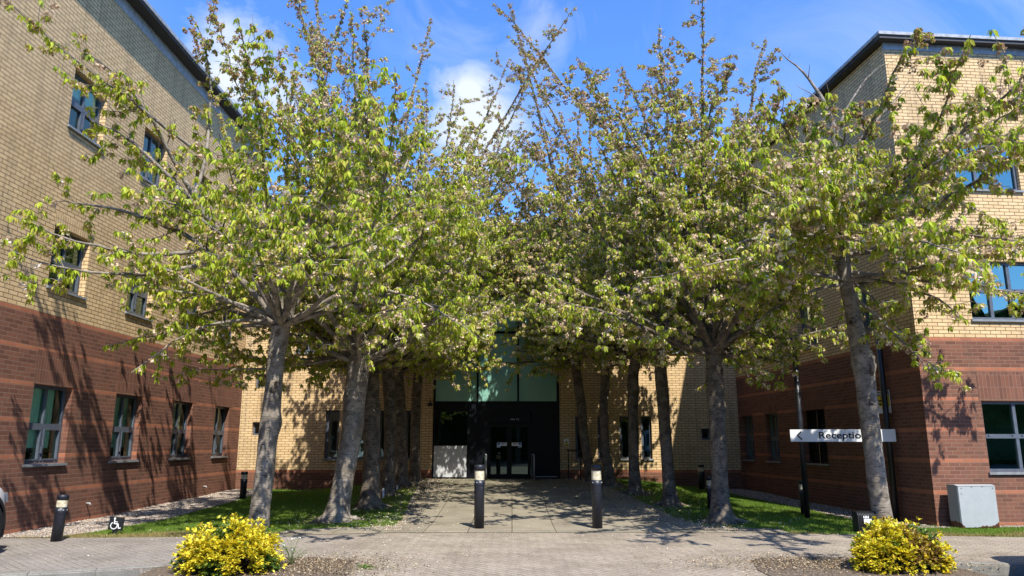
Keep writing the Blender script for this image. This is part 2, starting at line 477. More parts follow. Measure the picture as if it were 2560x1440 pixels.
M = Mat('gravel', rough=.95, spec=.2)
oc = M.coord('Object')
vo = M.n('ShaderNodeTexVoronoi'); vo.inputs['Scale'].default_value = 24; M.link(oc, vo.inputs['Vector'])
sx = M.n('ShaderNodeSeparateColor'); M.link(vo.outputs['Color'], sx.inputs[0])
c = M.ramp(sx.outputs[0], [(0, (.10, .08, .06)), (.4, (.20, .165, .13)), (.8, (.34, .29, .23)), (1, (.5, .46, .4))])
c = M.mix(1.0, c, M.ramp(vo.outputs['Distance'], [(.35, (1, 1, 1)), (.6, (.25, .24, .22))]), 'MULTIPLY')
M.color(c); M.bump(vo.outputs['Distance'], -1, .03)
M_grav = M.m
patch('left_gravel', [(-8.42, 12.5), (-7.45, 12.6), (-7.15, 13.2), (-6.95, 15.2), (-6.95, 18.5), (-7.1, 21.6), (-7.15, 22.95), (-8.3, 22.9)], -8.5, -6.9, 12.4, 23.2, .5, .010, M_grav)
patch('right_gravel', [(7.78, 14.25), (7.25, 14.1), (6.85, 15.5), (6.5, 18), (6.0, 21.5), (5.7, 23.4), (6.93, 23.6)], 5.6, 7.9, 14, 23.7, .5, .010, M_grav)
patch('right_margin', [(7.3, 14.1), (7.82, 14.18), (15.5, 14.86), (15.5, 14.5), (7.3, 13.86)], 7, 16, 13.6, 15, .5, .010, M_grav)

# kerb stones
M = Mat('kerb_concrete', rough=.9, spec=.2)
oc = M.coord('Object')
M.color(M.mix(.9, M.ramp(M.noise(oc, 3, 5, .6), [(.3, (.14, .135, .12)), (.7, (.24, .23, .20))]), M.ramp(M.noise(oc, 70, 3), [(.3, (.75, .75, .75)), (.7, (1.2, 1.2, 1.2))]), 'MULTIPLY'))
M_kerb = M.m
def kerb(name, pts):
    kb = MB()
    for k in range(len(pts) - 1):
        a = Vector((*pts[k], 0)); b = Vector((*pts[k + 1], 0)); d = (b - a); L = d.length; d.normalize(); nrm = Vector((d.y, -d.x, 0))
        nst = max(1, round(L / .915)); 
        for j in range(nst):
            p = a + d * (L * j / nst + .004); q = a + d * (L * (j + 1) / nst - .004)
            prof = [(-.125, -.14), (-.125, .016), (-.02, .016), (.012, -.012), (.02, -.14)]
            P = [p + nrm * u + Vector((0, 0, v)) for u, v in prof]; Q = [q + nrm * u + Vector((0, 0, v)) for u, v in prof]
            for i in range(4): kb.quad(P[i], Q[i], Q[i + 1], P[i + 1])
            kb.poly(P); kb.poly(Q[::-1])
    return tag(kb.build(name, M_kerb), kind='structure')
kerb('left_kerb', [(-6.33, 8.93), (-5.0, 9.42), (-4.3, 9.7)])
kerb('right_kerb', [(5.4, 9.99), (7.5, 9.62), (16, 8.8)])

# ------------------------------------------------------------------ buildings
def wall(parent, name, o, d, L, z0, z1, ops, n, depth, mat, u0=0.0):
    """brick wall from o along d; ops = window holes (u0,u1,v0,v1); n = outward normal"""
    o = Vector((o[0], o[1], 0)); d = Vector((d[0], d[1], 0)).normalized(); n = Vector((n[0], n[1], 0)).normalized()
    us = sorted({0.0, L, *[q for a in ops for q in a[:2]]}); vs_ = sorted({z0, z1, *[q for a in ops for q in a[2:4]]})
    us = [u for u in us if 0 <= u <= L]
    m = MB()
    P = lambda u, v, w=0.0: o + d * u + Vector((0, 0, v)) - n * w
    flip = d.cross(Vector((0, 0, 1))).dot(n) < 0
    def q(a, b, c, e, uv):
        if flip: m.quad(e, c, b, a, uv=(uv[3], uv[2], uv[1], uv[0]))
        else: m.quad(a, b, c, e, uv=uv)
    for i in range(len(us) - 1):
        for j in range(len(vs_) - 1):
            ua, ub, va, vb = us[i], us[i + 1], vs_[j], vs_[j + 1]
            cu, cv = (ua + ub) / 2, (va + vb) / 2
            if any(a[0] < cu < a[1] and a[2] < cv < a[3] for a in ops): continue
            q(P(ua, va), P(ub, va), P(ub, vb), P(ua, vb), ((ua + u0, va), (ub + u0, va), (ub + u0, vb), (ua + u0, vb)))
    for (ua, ub, va, vb) in [a[:4] for a in ops]:
        for (p, r, uu) in ((ua, ua, 0), (ub, ub, 1)):
            a_, b_, c_, e_ = P(p, va), P(p, va, depth), P(p, vb, depth), P(p, vb)
            uv = ((u0 + p, va), (u0 + p + depth, va), (u0 + p + depth, vb), (u0 + p, vb))
            if uu ^ flip: m.quad(e_, c_, b_, a_, uv=(uv[3], uv[2], uv[1], uv[0]))
            else: m.quad(a_, b_, c_, e_, uv=uv)
        m.quad(P(ua, vb), P(ub, vb), P(ub, vb, depth), P(ua, vb, depth), uv=((ua, vb), (ub, vb), (ub, vb + depth), (ua, vb + depth)))
        m.quad(P(ua, va), P(ub, va), P(ub, va, depth), P(ua, va, depth), uv=((ua, va), (ub, va), (ub, va + depth), (ua, va + depth)))
    return m.build(name, mat, parent)

def frame_M(o, d, n):
    d = Vector((d[0], d[1], 0)).normalized(); n = Vector((n[0], n[1], 0)).normalized()
    return Matrix(((d.x, -n.x, 0, o[0]), (d.y, -n.y, 0, o[1]), (0, 0, 1, 0), (0, 0, 0, 1)))

def window(parent, F, op, depth, style='cross', sill=True, glass=None, room=True, blind=0.0, rs=0):
    """F maps (along wall, into wall, z) to the world; the frame is the part, its panes and sill are sub-parts"""
    glass = glass or M_glass
    ua, ub, va, vb = op[:4]
    w = ub - ua; h = vb - va
    d0 = depth - .05; ft = .055
    m = MB()
    bx = lambda a, b, c, e, f0=d0, f1=d0 + .07: m.box(a, b, f0, f1, c, e, F)
    bx(ua, ua + ft, va, vb); bx(ub - ft, ub, va, vb)
    bx(ua + ft, ub - ft, va, va + ft); bx(ua + ft, ub - ft, vb - ft, vb)
    panes = []
    if style == 'cross':
        zm = va + h * .48; mw = .045; cx = (ua + ub) / 2
        bx(ua + ft, ub - ft, zm - mw, zm + mw, d0 - .004, d0 + .066)
        bx(cx - mw * .8, cx + mw * .8, va + ft, zm - mw); bx(cx - mw * .5, cx + mw * .5, zm + mw, vb - ft)
        for (a, b, c, e) in ((ua + ft, cx - mw * .8, va + ft, zm - mw), (cx + mw * .8, ub - ft, va + ft, zm - mw)):
            # opening casement rim
            r = .028
            bx(a, a + r, c, e, d0 - .012, d0 + .05); bx(b - r, b, c, e, d0 - .012, d0 + .05)
            bx(a + r, b - r, c, c + r, d0 - .012, d0 + .05); bx(a + r, b - r, e - r, e, d0 - .012, d0 + .05)
            for hx in (a + .06, b - .09): bx(hx, hx + .03, c - .045, c - .022, d0 - .022, d0)
        m.box(cx - .012, cx + .012, d0 - .03, d0, va + h * .13, va + h * .21, F)
        panes = [(ua + ft, cx - mw * .5, zm + mw, vb - ft), (cx + mw * .5, ub - ft, zm + mw, vb - ft), (ua + ft, cx - mw * .8, va + ft, zm - mw), (cx + mw * .8, ub - ft, va + ft, zm - mw)]
    elif style == 'wide':
        k = 3 if w > 1.35 else 2
        zm = va + h * .5; mw = .04
        xs = [ua + ft + (w - 2 * ft) * i / k for i in range(k + 1)]
        bx(ua + ft, ub - ft, zm - mw, zm + mw, d0 - .004, d0 + .066)
        for x in xs[1:-1]: bx(x - mw * .8, x + mw * .8, va + ft, zm - mw); bx(x - mw * .8, x + mw * .8, zm + mw, vb - ft)
        for i in range(k):
            a, b = xs[i] + (mw * .8 if i else 0), xs[i + 1] - (mw * .8 if i < k - 1 else 0)
            panes += [(a, b, va + ft, zm - mw), (a, b, zm + mw, vb - ft)]
            for hx in (a + .05, b - .08): bx(hx, hx + .03, zm + .01, zm + .03, d0 - .02, d0)
    elif style == 'slot':
        panes = [(ua + ft, ub - ft, va + ft, vb - ft)]
        bx(ua + ft, ua + ft + .03, va + ft, vb - ft, d0 + .01, d0 + .05)
    else:
        panes = [(ua + ft, ub - ft, va + ft, vb - ft)]
    fr = m.build('window', M_frame, parent)
    for (a, b, c, e) in panes:
        g = MB()
        g.quad(F @ Vector((a, d0 + .035, c)), F @ Vector((b, d0 + .035, c)), F @ Vector((b, d0 + .035, e)), F @ Vector((a, d0 + .035, e)))
        g.build('pane', glass, fr)
    if sill:
        s = MB(); s.box(ua - .035, ub + .035, -.045, d0 + .01, va - .045, va - .003, F)
        s.build('sill', M_sill, fr)
    if room:
        y0, y1 = depth + .04, depth + 1.0
        a, b, c, e = ua - .35, ub + .35, va - .5, vb + .12
        r = MB()
        P = lambda x, y, z: F @ Vector((x, y, z))
        r.quad(P(a, y1, c), P(b, y1, c), P(b, y1, e), P(a, y1, e)); r.quad(P(a, y0, c), P(a, y1, c), P(a, y1, e), P(a, y0, e))
        r.quad(P(b, y0, c), P(b, y0, e), P(b, y1, e), P(b, y1, c)); r.quad(P(a, y0, e), P(a, y1, e), P(b, y1, e), P(b, y0, e))
        r.quad(P(a, y0, c), P(b, y0, c), P(b, y1, c), P(a, y1, c))
        # inner face of the wall round the opening
        for (p, q_, s_, t_) in ((a, ua, c, e), (ub, b, c, e), (ua, ub, c, va), (ua, ub, vb, e)):
            r.quad(P(p, y0, s_), P(q_, y0, s_), P(q_, y0, t_), P(p, y0, t_))
        r.build('room', M_room, fr)
        t = MB(); t.box(ua - .2, ub + .2, y0 + .2, y0 + .9, va + .02, va + .19, F)
        t.build('desk', M_roomD, fr)
        if blind > 0:
            t = MB(); t.box(ua + .02, ub - (.02 if blind < .7 else .2), depth + .05, depth + .058, vb - h * blind, vb, F); t.build('blind', M_blind, fr)
    return fr

def soldier(parent, F, a, b, c, e, mat):
    s = MB(); P = lambda x, z, y=-.004: F @ Vector((x, y, z))
    s.quad(P(a, c), P(b, c), P(b, e), P(a, e), uv=((a, c), (b, c), (b, e), (a, e)))
    s.quad(P(a, c, 0), P(b, c, 0), P(b, c), P(a, c)); s.quad(P(a, e), P(b, e), P(b, e, 0), P(a, e, 0))
    s.quad(P(a, c, 0), P(a, c), P(a, e), P(a, e, 0)); s.quad(P(b, c), P(b, c, 0), P(b, e, 0), P(b, e))
    return s.build('brick_lintel', mat, parent)

rng = random.Random(7)
# ---- left office block -------------------------------------------------
a_ = R(.72)
LO = (-8.49, 8.0); LD = (math.sin(a_), math.cos(a_)); LN = (math.cos(a_), -math.sin(a_)); LL = 15.0
BL = empty('office_building', (LO[0], LO[1], 0)); tag(BL, 'tall brick office block on the left, its long wall sunlit', 'building')
class Off:      # children get world coordinates: undo the parent offset
    pass
def setp(root):
    for ch in list(root.children):
        ch.matrix_parent_inverse = Matrix.Identity(4)
        ch.location = ch.location - root.location
cols = [(2.35, 3.45), (5.15, 6.25), (7.87, 8.95), (10.58, 11.6), (13.10, 14.1)]
cols = [(2.35, 3.45), (5.16, 6.31), (7.87, 8.98), (10.57, 11.62), (13.08, 14.12)]
opsL = []
for k, (a, b) in enumerate(cols):
    opsL += [(a, b, 1.14, 2.53), (a, b, 4.30, 5.45), (a, b, 7.42, 8.6)] if k else [(a, b, 1.14, 2.53)]
wall(BL, 'wall', LO, LD, LL, -.4, 10.9, opsL, LN, .17, M_brickL)
FL = frame_M(LO, LD, LN)
for i, op in enumerate(opsL):
    window(BL, FL, op, .17, 'cross', blind=(rng.choice((.0, .35, .0, .5)) if op[2] > 2 else .80))
    if op[2] < 2: soldier(BL, FL, op[0] - .02, op[1] + .24, 2.533, 3.135, M_soldR)
    else: soldier(BL, FL, op[0] - .02, op[1] + .02, op[3] + .003, op[3] + .235, M_soldY)
m = MB(); m.box(-.3, LL, -.30, 9.0, 10.94, 11.0, FL); m.build('soffit', M_soffit, BL)
m = MB(); m.box(-.3, LL, -.012, .05, 10.66, 10.94, FL); m.build('frieze', M_lead, BL)
m = MB(); m.box(-.3, LL + .1, -.33, 9.0, 11.0, 11.09, FL); m.build('roof', M_lead, BL)
m = MB(); m.box(0, LL, .3, 9.0, -.3, 10.9, FL)
# solid core keeps the sun out; rooms are hollows in front of it
for f in list(range(len(m.f))): pass
corner = MB(); corner.quad(FL @ Vector((0, 0, -.4)), FL @ Vector((0, 9, -.4)), FL @ Vector((0, 9, 10.9)), FL @ Vector((0, 0, 10.9)), uv=((0, -.4), (9, -.4), (9, 10.9), (0, 10.9)))
corner.quad(FL @ Vector((0, 9, -.4)), FL @ Vector((LL, 9, -.4)), FL @ Vector((LL, 9, 10.9)), FL @ Vector((0, 9, 10.9)), uv=((0, -.4), (15, -.4), (15, 10.9), (0, 10.9)))
corner.build('side_wall', M_brickL, BL)
setp(BL)
# overflow pipes
for (u, z) in ((7.2, .34), (12.7, .36)):
    m = MB(); m.tube([FL @ Vector((u, .01, z)), FL @ Vector((u, -.07, z)), FL @ Vector((u, -.09, z - .035))], .016, 8)
    o = m.build('overflow_pipe', M_gal)
    tag(o, ('small overflow pipe low on the left wall, behind the short bollard' if u < 8 else 'small overflow pipe low on the left wall, near the back corner'), 'pipe')

# ---- right office block ------------------------------------------------
aR = R(-5)
RC = (7.80, 14.21)
SD = (math.sin(aR), math.cos(aR)); SN = (-math.cos(aR), math.sin(aR))
FD = (math.cos(aR), -math.sin(aR)); FN = (-math.sin(aR) * -1, -math.cos(aR)); FN = (math.sin(aR), -math.cos(aR))
# face directions: side runs back from the corner, front runs right from the corner
FD = (math.cos(R(5)), math.sin(R(5))); FN = (math.sin(R(5)), -math.cos(R(5)))
BR = empty('office_building', (RC[0], RC[1], 0)); tag(BR, 'brick office block on the right with shaded side wall and sunlit front', 'building')
opsS = [(3.75, 4.85, 1.02, 2.31, 'louvre'), (6.37, 7.13, 1.02, 2.31), (8.72, 9.66, 1.02, 2.31)]
opsS = [(3.78, 4.88, 1.02, 2.31, 'louvre'), (6.37, 7.17, 1.02, 2.31), (8.05, 8.85, 1.02, 2.31),
        (1.4, 2.4, 3.85, 5.0), (3.8, 4.8, 3.85, 5.0), (6.2, 7.1, 3.85, 5.0), (8.7, 9.6, 3.85, 5.0),
        (1.4, 2.4, 6.6, 7.8), (3.8, 4.8, 6.6, 7.8), (6.2, 7.1, 6.6, 7.8), (8.7, 9.6, 6.6, 7.8)]
wall(BR, 'shaded_side_wall', RC, SD, 10.6, -.4, 9.72, opsS, SN, .17, M_brickR)
FS = frame_M(RC, SD, SN)
for op in opsS:
    if len(op) == 5:
        m = MB(); a, b, c, e = op[:4]
        m.box(a, a + .05, .09, .17, c, e, FS); m.box(b - .05, b, .09, .17, c, e, FS); m.box((a + b) / 2 - .02, (a + b) / 2 + .02, .085, .17, c, e, FS)
        z = c + .02
        while z < e - .04:
            m.quad(FS @ Vector((a + .05, .10, z)), FS @ Vector((b - .05, .10, z)), FS @ Vector((b - .05, .165, z + .055)), FS @ Vector((a + .05, .165, z + .055))); z += .062
        m.quad(FS @ Vector((a, .172, c)), FS @ Vector((b, .172, c)), FS @ Vector((b, .172, e)), FS @ Vector((a, .172, e)))
        lv = m.build('louvre_vent', M_blackp, BR)
        s = MB(); s.box(a - .035, b + .035, -.045, .12, c - .045, c - .003, FS); s.build('sill', M_sill, lv)
    else:
        window(BR, FS, op, .17, 'cross')
    if op[2] < 2: soldier(BR, FS, op[0] - .02, op[1] + .1, 2.313, 2.84, M_soldR)
opsF = [(1.16, 3.2, .97, 2.29), (1.2, 2.62, 3.87, 5.05), (1.24, 2.62, 6.55, 7.72), (4.6, 6.6, .97, 2.29), (4.6, 6.0, 3.87, 5.05), (4.6, 6.0, 6.55, 7.72)]
wall(BR, 'front_wall', RC, FD, 9.0, -.4, 9.72, opsF, FN, .12, M_brickR, u0=.5)
FF = frame_M(RC, FD, FN)
for op in opsF:
    window(BR, FF, op, .12, 'wide', glass=M_glassR)
    if op[2] < 2: soldier(BR, FF, op[0] - .04, op[1] + .04, 2.293, 2.85, M_soldR)
    else: soldier(BR, FF, op[0] - .2, op[1] + .1, op[3] + .003, op[3] + .235, M_soldY)
cy = -math.radians(0)
m = MB(); m.box(-.19, 9.2, -.19, 8.6, 9.74, 9.81, FF); m.build('soffit', M_soffit, BR)
m = MB(); m.box(-.012, 9.0, -.014, .05, 9.58, 9.737, FF); m.build('frieze', M_lead, BR)
m = MB(); m.box(-.22, 9.2, -.22, 10.75, 9.812, 9.88, FF); m.build('roof', M_lead, BR)
m = MB(); m.box(-.19, 0, .0, 10.7, 9.741, 9.809, FF); m.build('side_soffit', M_soffit, BR)
m = MB(); m.quad(FF @ Vector((9, 0, -.4)), FF @ Vector((9, 10.6, -.4)), FF @ Vector((9, 10.6, 9.7)), FF @ Vector((9, 0, 9.7)), uv=((0, -.4), (10.6, -.4), (10.6, 9.7), (0, 9.7)))
m.quad(FF @ Vector((0, 10.6, -.4)), FF @ Vector((9, 10.6, -.4)), FF @ Vector((9, 10.6, 9.7)), FF @ Vector((0, 10.6, 9.7)), uv=((0, -.4), (9, -.4), (9, 9.7), (0, 9.7)))
m.build('far_wall', M_brickR, BR)
setp(BR)

# ---- entrance block at the back ----------------------------------------
YB = 23.3
BC = empty('entrance_building', (0, YB, 0)); tag(BC, 'lower yellow brick block at the back with the dark glazed entrance', 'building')
CO = (-8.6, YB)
X = lambda x: x + 8.6
EX0, EX1 = -2.44, 1.47
opsC = [(X(-5.77), X(-5.33), 1.03, 2.5), (X(-4.96), X(-4.52), 1.03, 2.5), (X(-4.12), X(-3.68), 1.03, 2.5), (X(-3.30), X(-2.86), 1.03, 2.5),
        (X(-8.02), X(-7.66), 3.2, 3.62), (X(-8.02), X(-7.70), 1.74, 2.14),
        (X(1.95), X(2.28), 1.03, 2.31), (X(2.64), X(2.97), 1.03, 2.31), (X(3.32), X(3.65), 1.03, 2.31), (X(3.98), X(4.31), 1.03, 2.31),
        (X(5.84), X(6.12), 1.6, 1.95), (X(-6.8), X(-6.0), 4.3, 5.6), (X(-4.6), X(-3.8), 4.3, 5.6), (X(3.0), X(3.8), 4.3, 5.6), (X(5.0), X(5.8), 4.3, 5.6)]
hole = (X(EX0), X(EX1), -.4, 6.2)
wall(BC, 'wall', CO, (1, 0), 16.0, -.4, 8.3, opsC + [hole], (0, -1), .16, M_brickC)
FC = frame_M(CO, (1, 0), (0, -1))
for op in opsC:
    st = 'slot' if op[1] - op[0] < .5 and op[3] - op[2] > 1 else ('plain' if op[1] - op[0] < .5 else 'cross')
    window(BC, FC, op, .16, st, sill=(op[3] - op[2] > 1), glass=M_glassD)
m = MB(); m.box(0, 16, -.2, 8, 8.32, 8.5, FC); m.build('roof', M_soffit, BC)
E = lambda x0, x1, y0, y1, z0, z1: (x0, x1, YB + y0, YB + y1, z0, z1)
# entrance: frame, teal panels, screens, doors
g0 = gz(0, 23.2)
en = MB()
for b in (E(EX0, EX0 + .06, -.03, .14, .3, 6.2), E(EX1 - .08, EX1, -.03, .14, .3, 6.2), E(EX0 + .06, EX1 - .08, -.04, .13, 2.46, 2.68),
          E(EX0 + .06, EX1 - .08, -.02, .13, 4.9, 4.98), E(EX0 + .06, EX1 - .08, -.02, .13, 6.1, 6.2),
          E(-1.10, -1.04, -.02, .13, 2.68, 4.9), E(.16, .22, -.02, .13, 2.68, 4.9), E(-1.10, -1.04, -.02, .13, 4.98, 6.1), E(.16, .22, -.02, .13, 4.98, 6.1),
          E(-1.38, -.78, -.025, .10, .3, 2.46), E(-.78, .55, -.025, .10, 2.12, 2.46), E(.55, .62, -.03, .12, .3, 2.12), E(-.78, -.72, -.03, .12, .3, 2.12),
          E(.62, EX1 - .08, -.01, .08, .46, 2.46), E(EX0 + .06, -1.38, -.02, .1, .3, .46), E(EX0 + .06, -1.38, -.02, .1, 1.40, 1.45)):
    en.box(*b)
fr = en.build('entrance_frame', M_framedark, BC)
M = Mat('teal_glass_panel', (.10, .24, .195), .12, .5)
oc = M.coord('Object'); M.color(M.ramp(M.noise(oc, .7, 3), [(.3, (.20, .42, .34)), (.7, (.32, .56, .47))]))
M_teal = M.m
for (x0, x1) in ((EX0 + .06, -1.10), (-1.04, .16), (.22, EX1 - .08)):
    for (z0, z1) in ((2.78, 4.9), (4.98, 6.1)):
        m = MB(); m.box(*E(x0, x1, .03, .045, z0, z1)); m.build('teal_panel', M_teal, BC)
    m = MB(); m.box(*E(x0, x1, .05, .06, 2.68, 2.78)); m.build('lower_strip', M_framedark, BC)
m = MB(); m.quad(*[Vector(p) for p in ((EX0 + .06, YB + .03, 1.45), (-1.38, YB + .03, 1.45), (-1.38, YB + .03, 2.46), (EX0 + .06, YB + .03, 2.46))]); m.build('side_window', M_glassD, BC)
M = Mat('white_panel', (.50, .51, .52), .35, .5); M_wp = M.m
m = MB(); m.box(*E(EX0 + .05, -1.39, -.035, -.022, .49, 1.42)); m.build('white_panel', M_wp, BC)
m = MB(); m.box(*E(.70, EX1 - .1, -.035, -.012, .49, .515)); m.build('threshold_strip', M_gal, BC)
for (x0, x1) in ((-.72, -.09), (-.08, .55)):
    m = MB()
    for b in (E(x0, x0 + .07, 0, .05, .44, 2.10), E(x1 - .07, x1, 0, .05, .44, 2.10), E(x0 + .07, x1 - .07, 0, .05, .44, .58), E(x0 + .07, x1 - .07, 0, .05, 2.0, 2.10)): m.box(*b)
    dr = m.build('door', M_framedark, BC)
    m = MB(); m.quad(*[Vector(p) for p in ((x0 + .07, YB + .025, .58), (x1 - .07, YB + .025, .58), (x1 - .07, YB + .025, 2.0), (x0 + .07, YB + .025, 2.0))]); m.build('pane', M_glassD, dr)
    sx_ = -1 if x0 < -.3 else 1
    c0 = (x1 - .07 if sx_ < 0 else x0 + .07)
    m = MB(); m.box(min(c0, c0 + sx_ * .2), max(c0, c0 + sx_ * .2), YB - .004, YB + .002, 1.42, 1.52); m.build('sticker', M_white, dr)
    m = MB(); m.box(min(c0 + sx_ * .2, c0 + sx_ * .30), max(c0 + sx_ * .2, c0 + sx_ * .30), YB - .004, YB + .002, 1.37, 1.52); m.build('sticker', M_white, dr)
    m = MB()
    xx = c0 + sx_ * .25
    m.box(xx - .038, xx + .038, YB - .008, YB - .005, 1.445, 1.512); m.build('blue_mark', M_blue, dr)
    m = MB(); m.box(xx - .006, xx + .006, YB - .012, YB - .009, 1.45, 1.51); m.box(xx - .035, xx + .035, YB - .008, YB - .005, 1.38, 1.41); m.build('blue_text', M_blue, dr)
def text_obj(s, size, mat, parent, M, name='lettering', extrude=.002, sx=1.0, bold=0.0):
    cu = bpy.data.curves.new(name, 'FONT'); cu.body = s; cu.size = size; cu.extrude = extrude; cu.align_x = 'LEFT'; cu.resolution_u = 4; cu.offset = bold
    to = bpy.data.objects.new(name, cu); C.objects.link(to)
    dg = bpy.context.evaluated_depsgraph_get()
    me = bpy.data.meshes.new_from_object(to.evaluated_get(dg))
    bpy.data.objects.remove(to)
    me.transform(Matrix.Diagonal((sx, 1, 1, 1))); me.transform(M)
    me.materials.clear(); me.materials.append(mat)
    o = bpy.data.objects.new(name, me); C.objects.link(o)
    if parent is not None: o.parent = parent
    return o
UP = Matrix(((1, 0, 0, 0), (0, 0, -1, 0), (0, 1, 0, 0), (0, 0, 0, 1)))     # text lying in xy -> standing, facing -y
m = MB()
for k, x in enumerate((-.335, .035)):
    for z in (1.49, 1.465): m.box(x, x + (.15 if z > 1.48 else .09), YB - .009, YB - .006, z, z + .012)
m.build('notice_text', M_text, BC)
m = MB()
for x in (-.04, -.005, .03, .065, .14, .19): m.box(x, x + .022, YB - .034, YB - .030, 2.20, 2.245)
m.build('door_number', M_gal, BC)
# dark lobby behind the glass
m = MB(); m.box(*E(EX0 - .3, EX1 + .3, .2, 3.5, .2, 6.3)); m.build('lobby', M_roomD, BC)
setp(BC)

# wall lamp beside the entrance
m = MB(); m.box(-2.60, -2.47, YB - .14, YB - .002, 2.62, 2.72); m.tube([(-2.53, YB - .02, 2.72), (-2.53, YB - .05, 2.82), (-2.53, YB - .002, 2.86)], .012, 6)
tag(m.build('wall_lamp', M_blackp), 'small dark wall lamp on the brick left of the entrance glass', 'lamp')

# ------------------------------------------------------------------ bollards
M = Mat('bollard_lens', (.55, .50, .36), .3, .5)
oc = M.coord('Object'); M.color(M.ramp(M.noise(oc, 22, 4, .6), [(.3, (.38, .32, .18)), (.6, (.62, .58, .44))]))
M_lens = M.m
M = Mat('bollard_black', (.012, .014, .02), .45, .5)
oc = M.coord('Object'); nn = M.noise(oc, 26, 5, .7)
M.color(M.mix(M.ramp(nn, [(.60, (0, 0, 0)), (.70, (.5, .5, .5))]), (.010, .012, .020), (.16, .16, .16)))
M_bol = M.m
def bollard(h, r, lens_h, cap_h):
    t = empty('bollard')
    m = MB(); m.lathe([(0, 0), (r, 0), (r, h - cap_h - lens_h - .10)], 24); m.lathe([(r + .004, h - cap_h - lens_h - .10), (r + .006, h - cap_h - lens_h - .09), (r + .006, h - cap_h - lens_h), (0, h - cap_h - lens_h)], 24)
    m.lathe([(r, h - cap_h - lens_h - .10), (r + .004, h - cap_h - lens_h - .10)], 24); m.build('post', M_bol, t)
    m = MB(); m.lathe([(r * .97, h - cap_h - lens_h), (r * .97, h - cap_h)], 24); m.build('lens', M_lens, t)
    m = MB(); m.lathe([(0, h - cap_h), (r + .004, h - cap_h), (r + .004, h - .012), (r - .008, h), (0, h)], 24); m.build('cap', M_bol, t)
    m = MB()
    for a in (-1.9, -1.2, -.4, 1.3, 2.6):
        m.lathe([(0, 0), (.011, 0), (.011, .006), (0, .006)], 8, Matrix.Translation(((r + .006) * math.cos(a), (r + .006) * math.sin(a), h - cap_h - lens_h - .045)) @ Matrix.Rotation(a, 4, 'Z') @ Matrix.Rotation(R(90), 4, 'Y'))
    m.build('bolt', M_gal, t)
    return t
tall = bollard(1.11, .092, .165, .10)
short = bollard(.70, .082, .11, .075)
for (proto, x, y, lab, g_, rx) in (
    (tall, -.59, 13.88, 'tall black bollard with stained cream lens, left one of the path pair', 'tall bollards across the path', 0),
    (tall, 1.53, 13.88, 'tall black bollard with chipped cap, right one of the path pair', 'tall bollards across the path', 0),
    (short, -7.10, 12.12, 'short black bollard light in front of the left gravel strip, nearest the white car', 'short bollards on the lawns', 2),
    (short, -7.0, 20.0, 'short black bollard light at the far end of the left gravel, beside the grey trunk', 'short bollards on the lawns', 0),
    (short, 5.45, 22.0, 'short black bollard light far back by the dark right-hand corner of the courtyard', 'short bollards on the lawns', 0),
    (short, 4.42, 17.1, 'short black bollard light half hidden behind the thick trunk with spreading roots', 'short bollards on the lawns', 0),
    (short, 6.22, 16.4, 'short black bollard light behind the left post of the white sign', 'short bollards on the lawns', 0)):
    b = copy_tree(proto)
    b.location = (x, y, gz(x, y) + .005); b.rotation_euler = (0, R(rx), rng.uniform(0, 6)); tag(b, lab, 'bollard', g_)
for p in (tall, short):
    for ch in list(p.children): bpy.data.objects.remove(ch)
    bpy.data.objects.remove(p)

# ------------------------------------------------------------------ direction sign
sg = empty('direction_sign', (5.95, 15.6, 0))
SL = Vector((5.72, 15.55, 0)); SR = Vector((7.66, 15.1, 0)); sdv = (SR - SL).normalized(); sn = Vector((sdv.y, -sdv.x, 0))
Ms = Matrix(((sdv.x, -sn.x, 0, SL.x), (sdv.y, -sn.y, 0, SL.y), (0, 0, 1, 0), (0, 0, 0, 1)))
Lw = (SR - SL).length
for (nm, u, zt) in (('post', .22, 3.66), ('post', Lw - .12, 3.76)):
    m = MB(); p = Ms @ Vector((u, .075, 0)); m.tube([p + Vector((0, 0, -.1)), p + Vector((0, 0, zt))], .057, 16); m.lathe([(.06, zt), (.05, zt + .02), (0, zt + .025)], 16, Matrix.Translation((p.x, p.y, 0)))
    o = m.build(nm, M_blackp, sg)
m = MB()
m.box(0, Lw, -.002, .012, 1.53, 1.775, Ms)
m.box(.16, .28, .012, .02, 1.56, 1.75, Ms); m.box(Lw - .18, Lw - .06, .012, .02, 1.56, 1.75, Ms)
pn = m.build('panel', M_white, sg)
def seg(m, a, b, w, Mx, y=-.006):
    a = Vector((a[0], 0, a[1])); b = Vector((b[0], 0, b[1])); d = (b - a).normalized(); n = Vector((-d.z, 0, d.x)) * w / 2
    pts = [a + n, a - n, b - n, b + n]
    m.prism([Mx @ Vector((p.x, y, p.z)) for p in pts], .003, sn if Mx is Ms else Vector((0, -1, 0)))
m = MB(); seg(m, (.215, 1.735), (.135, 1.655), .025, Ms); seg(m, (.135, 1.66), (.22, 1.572), .025, Ms)
m.build('arrow', M_text, pn)
text_obj('Reception', .188, M_text, pn, Ms @ Matrix.Translation((.54, -.005, 1.597)) @ UP, 'lettering', sx=1.2, bold=.003)
for ch in list(sg.children): ch.location = ch.location - sg.location
tag(sg, 'white sign on two tall black posts reading Reception with a left arrow', 'sign')

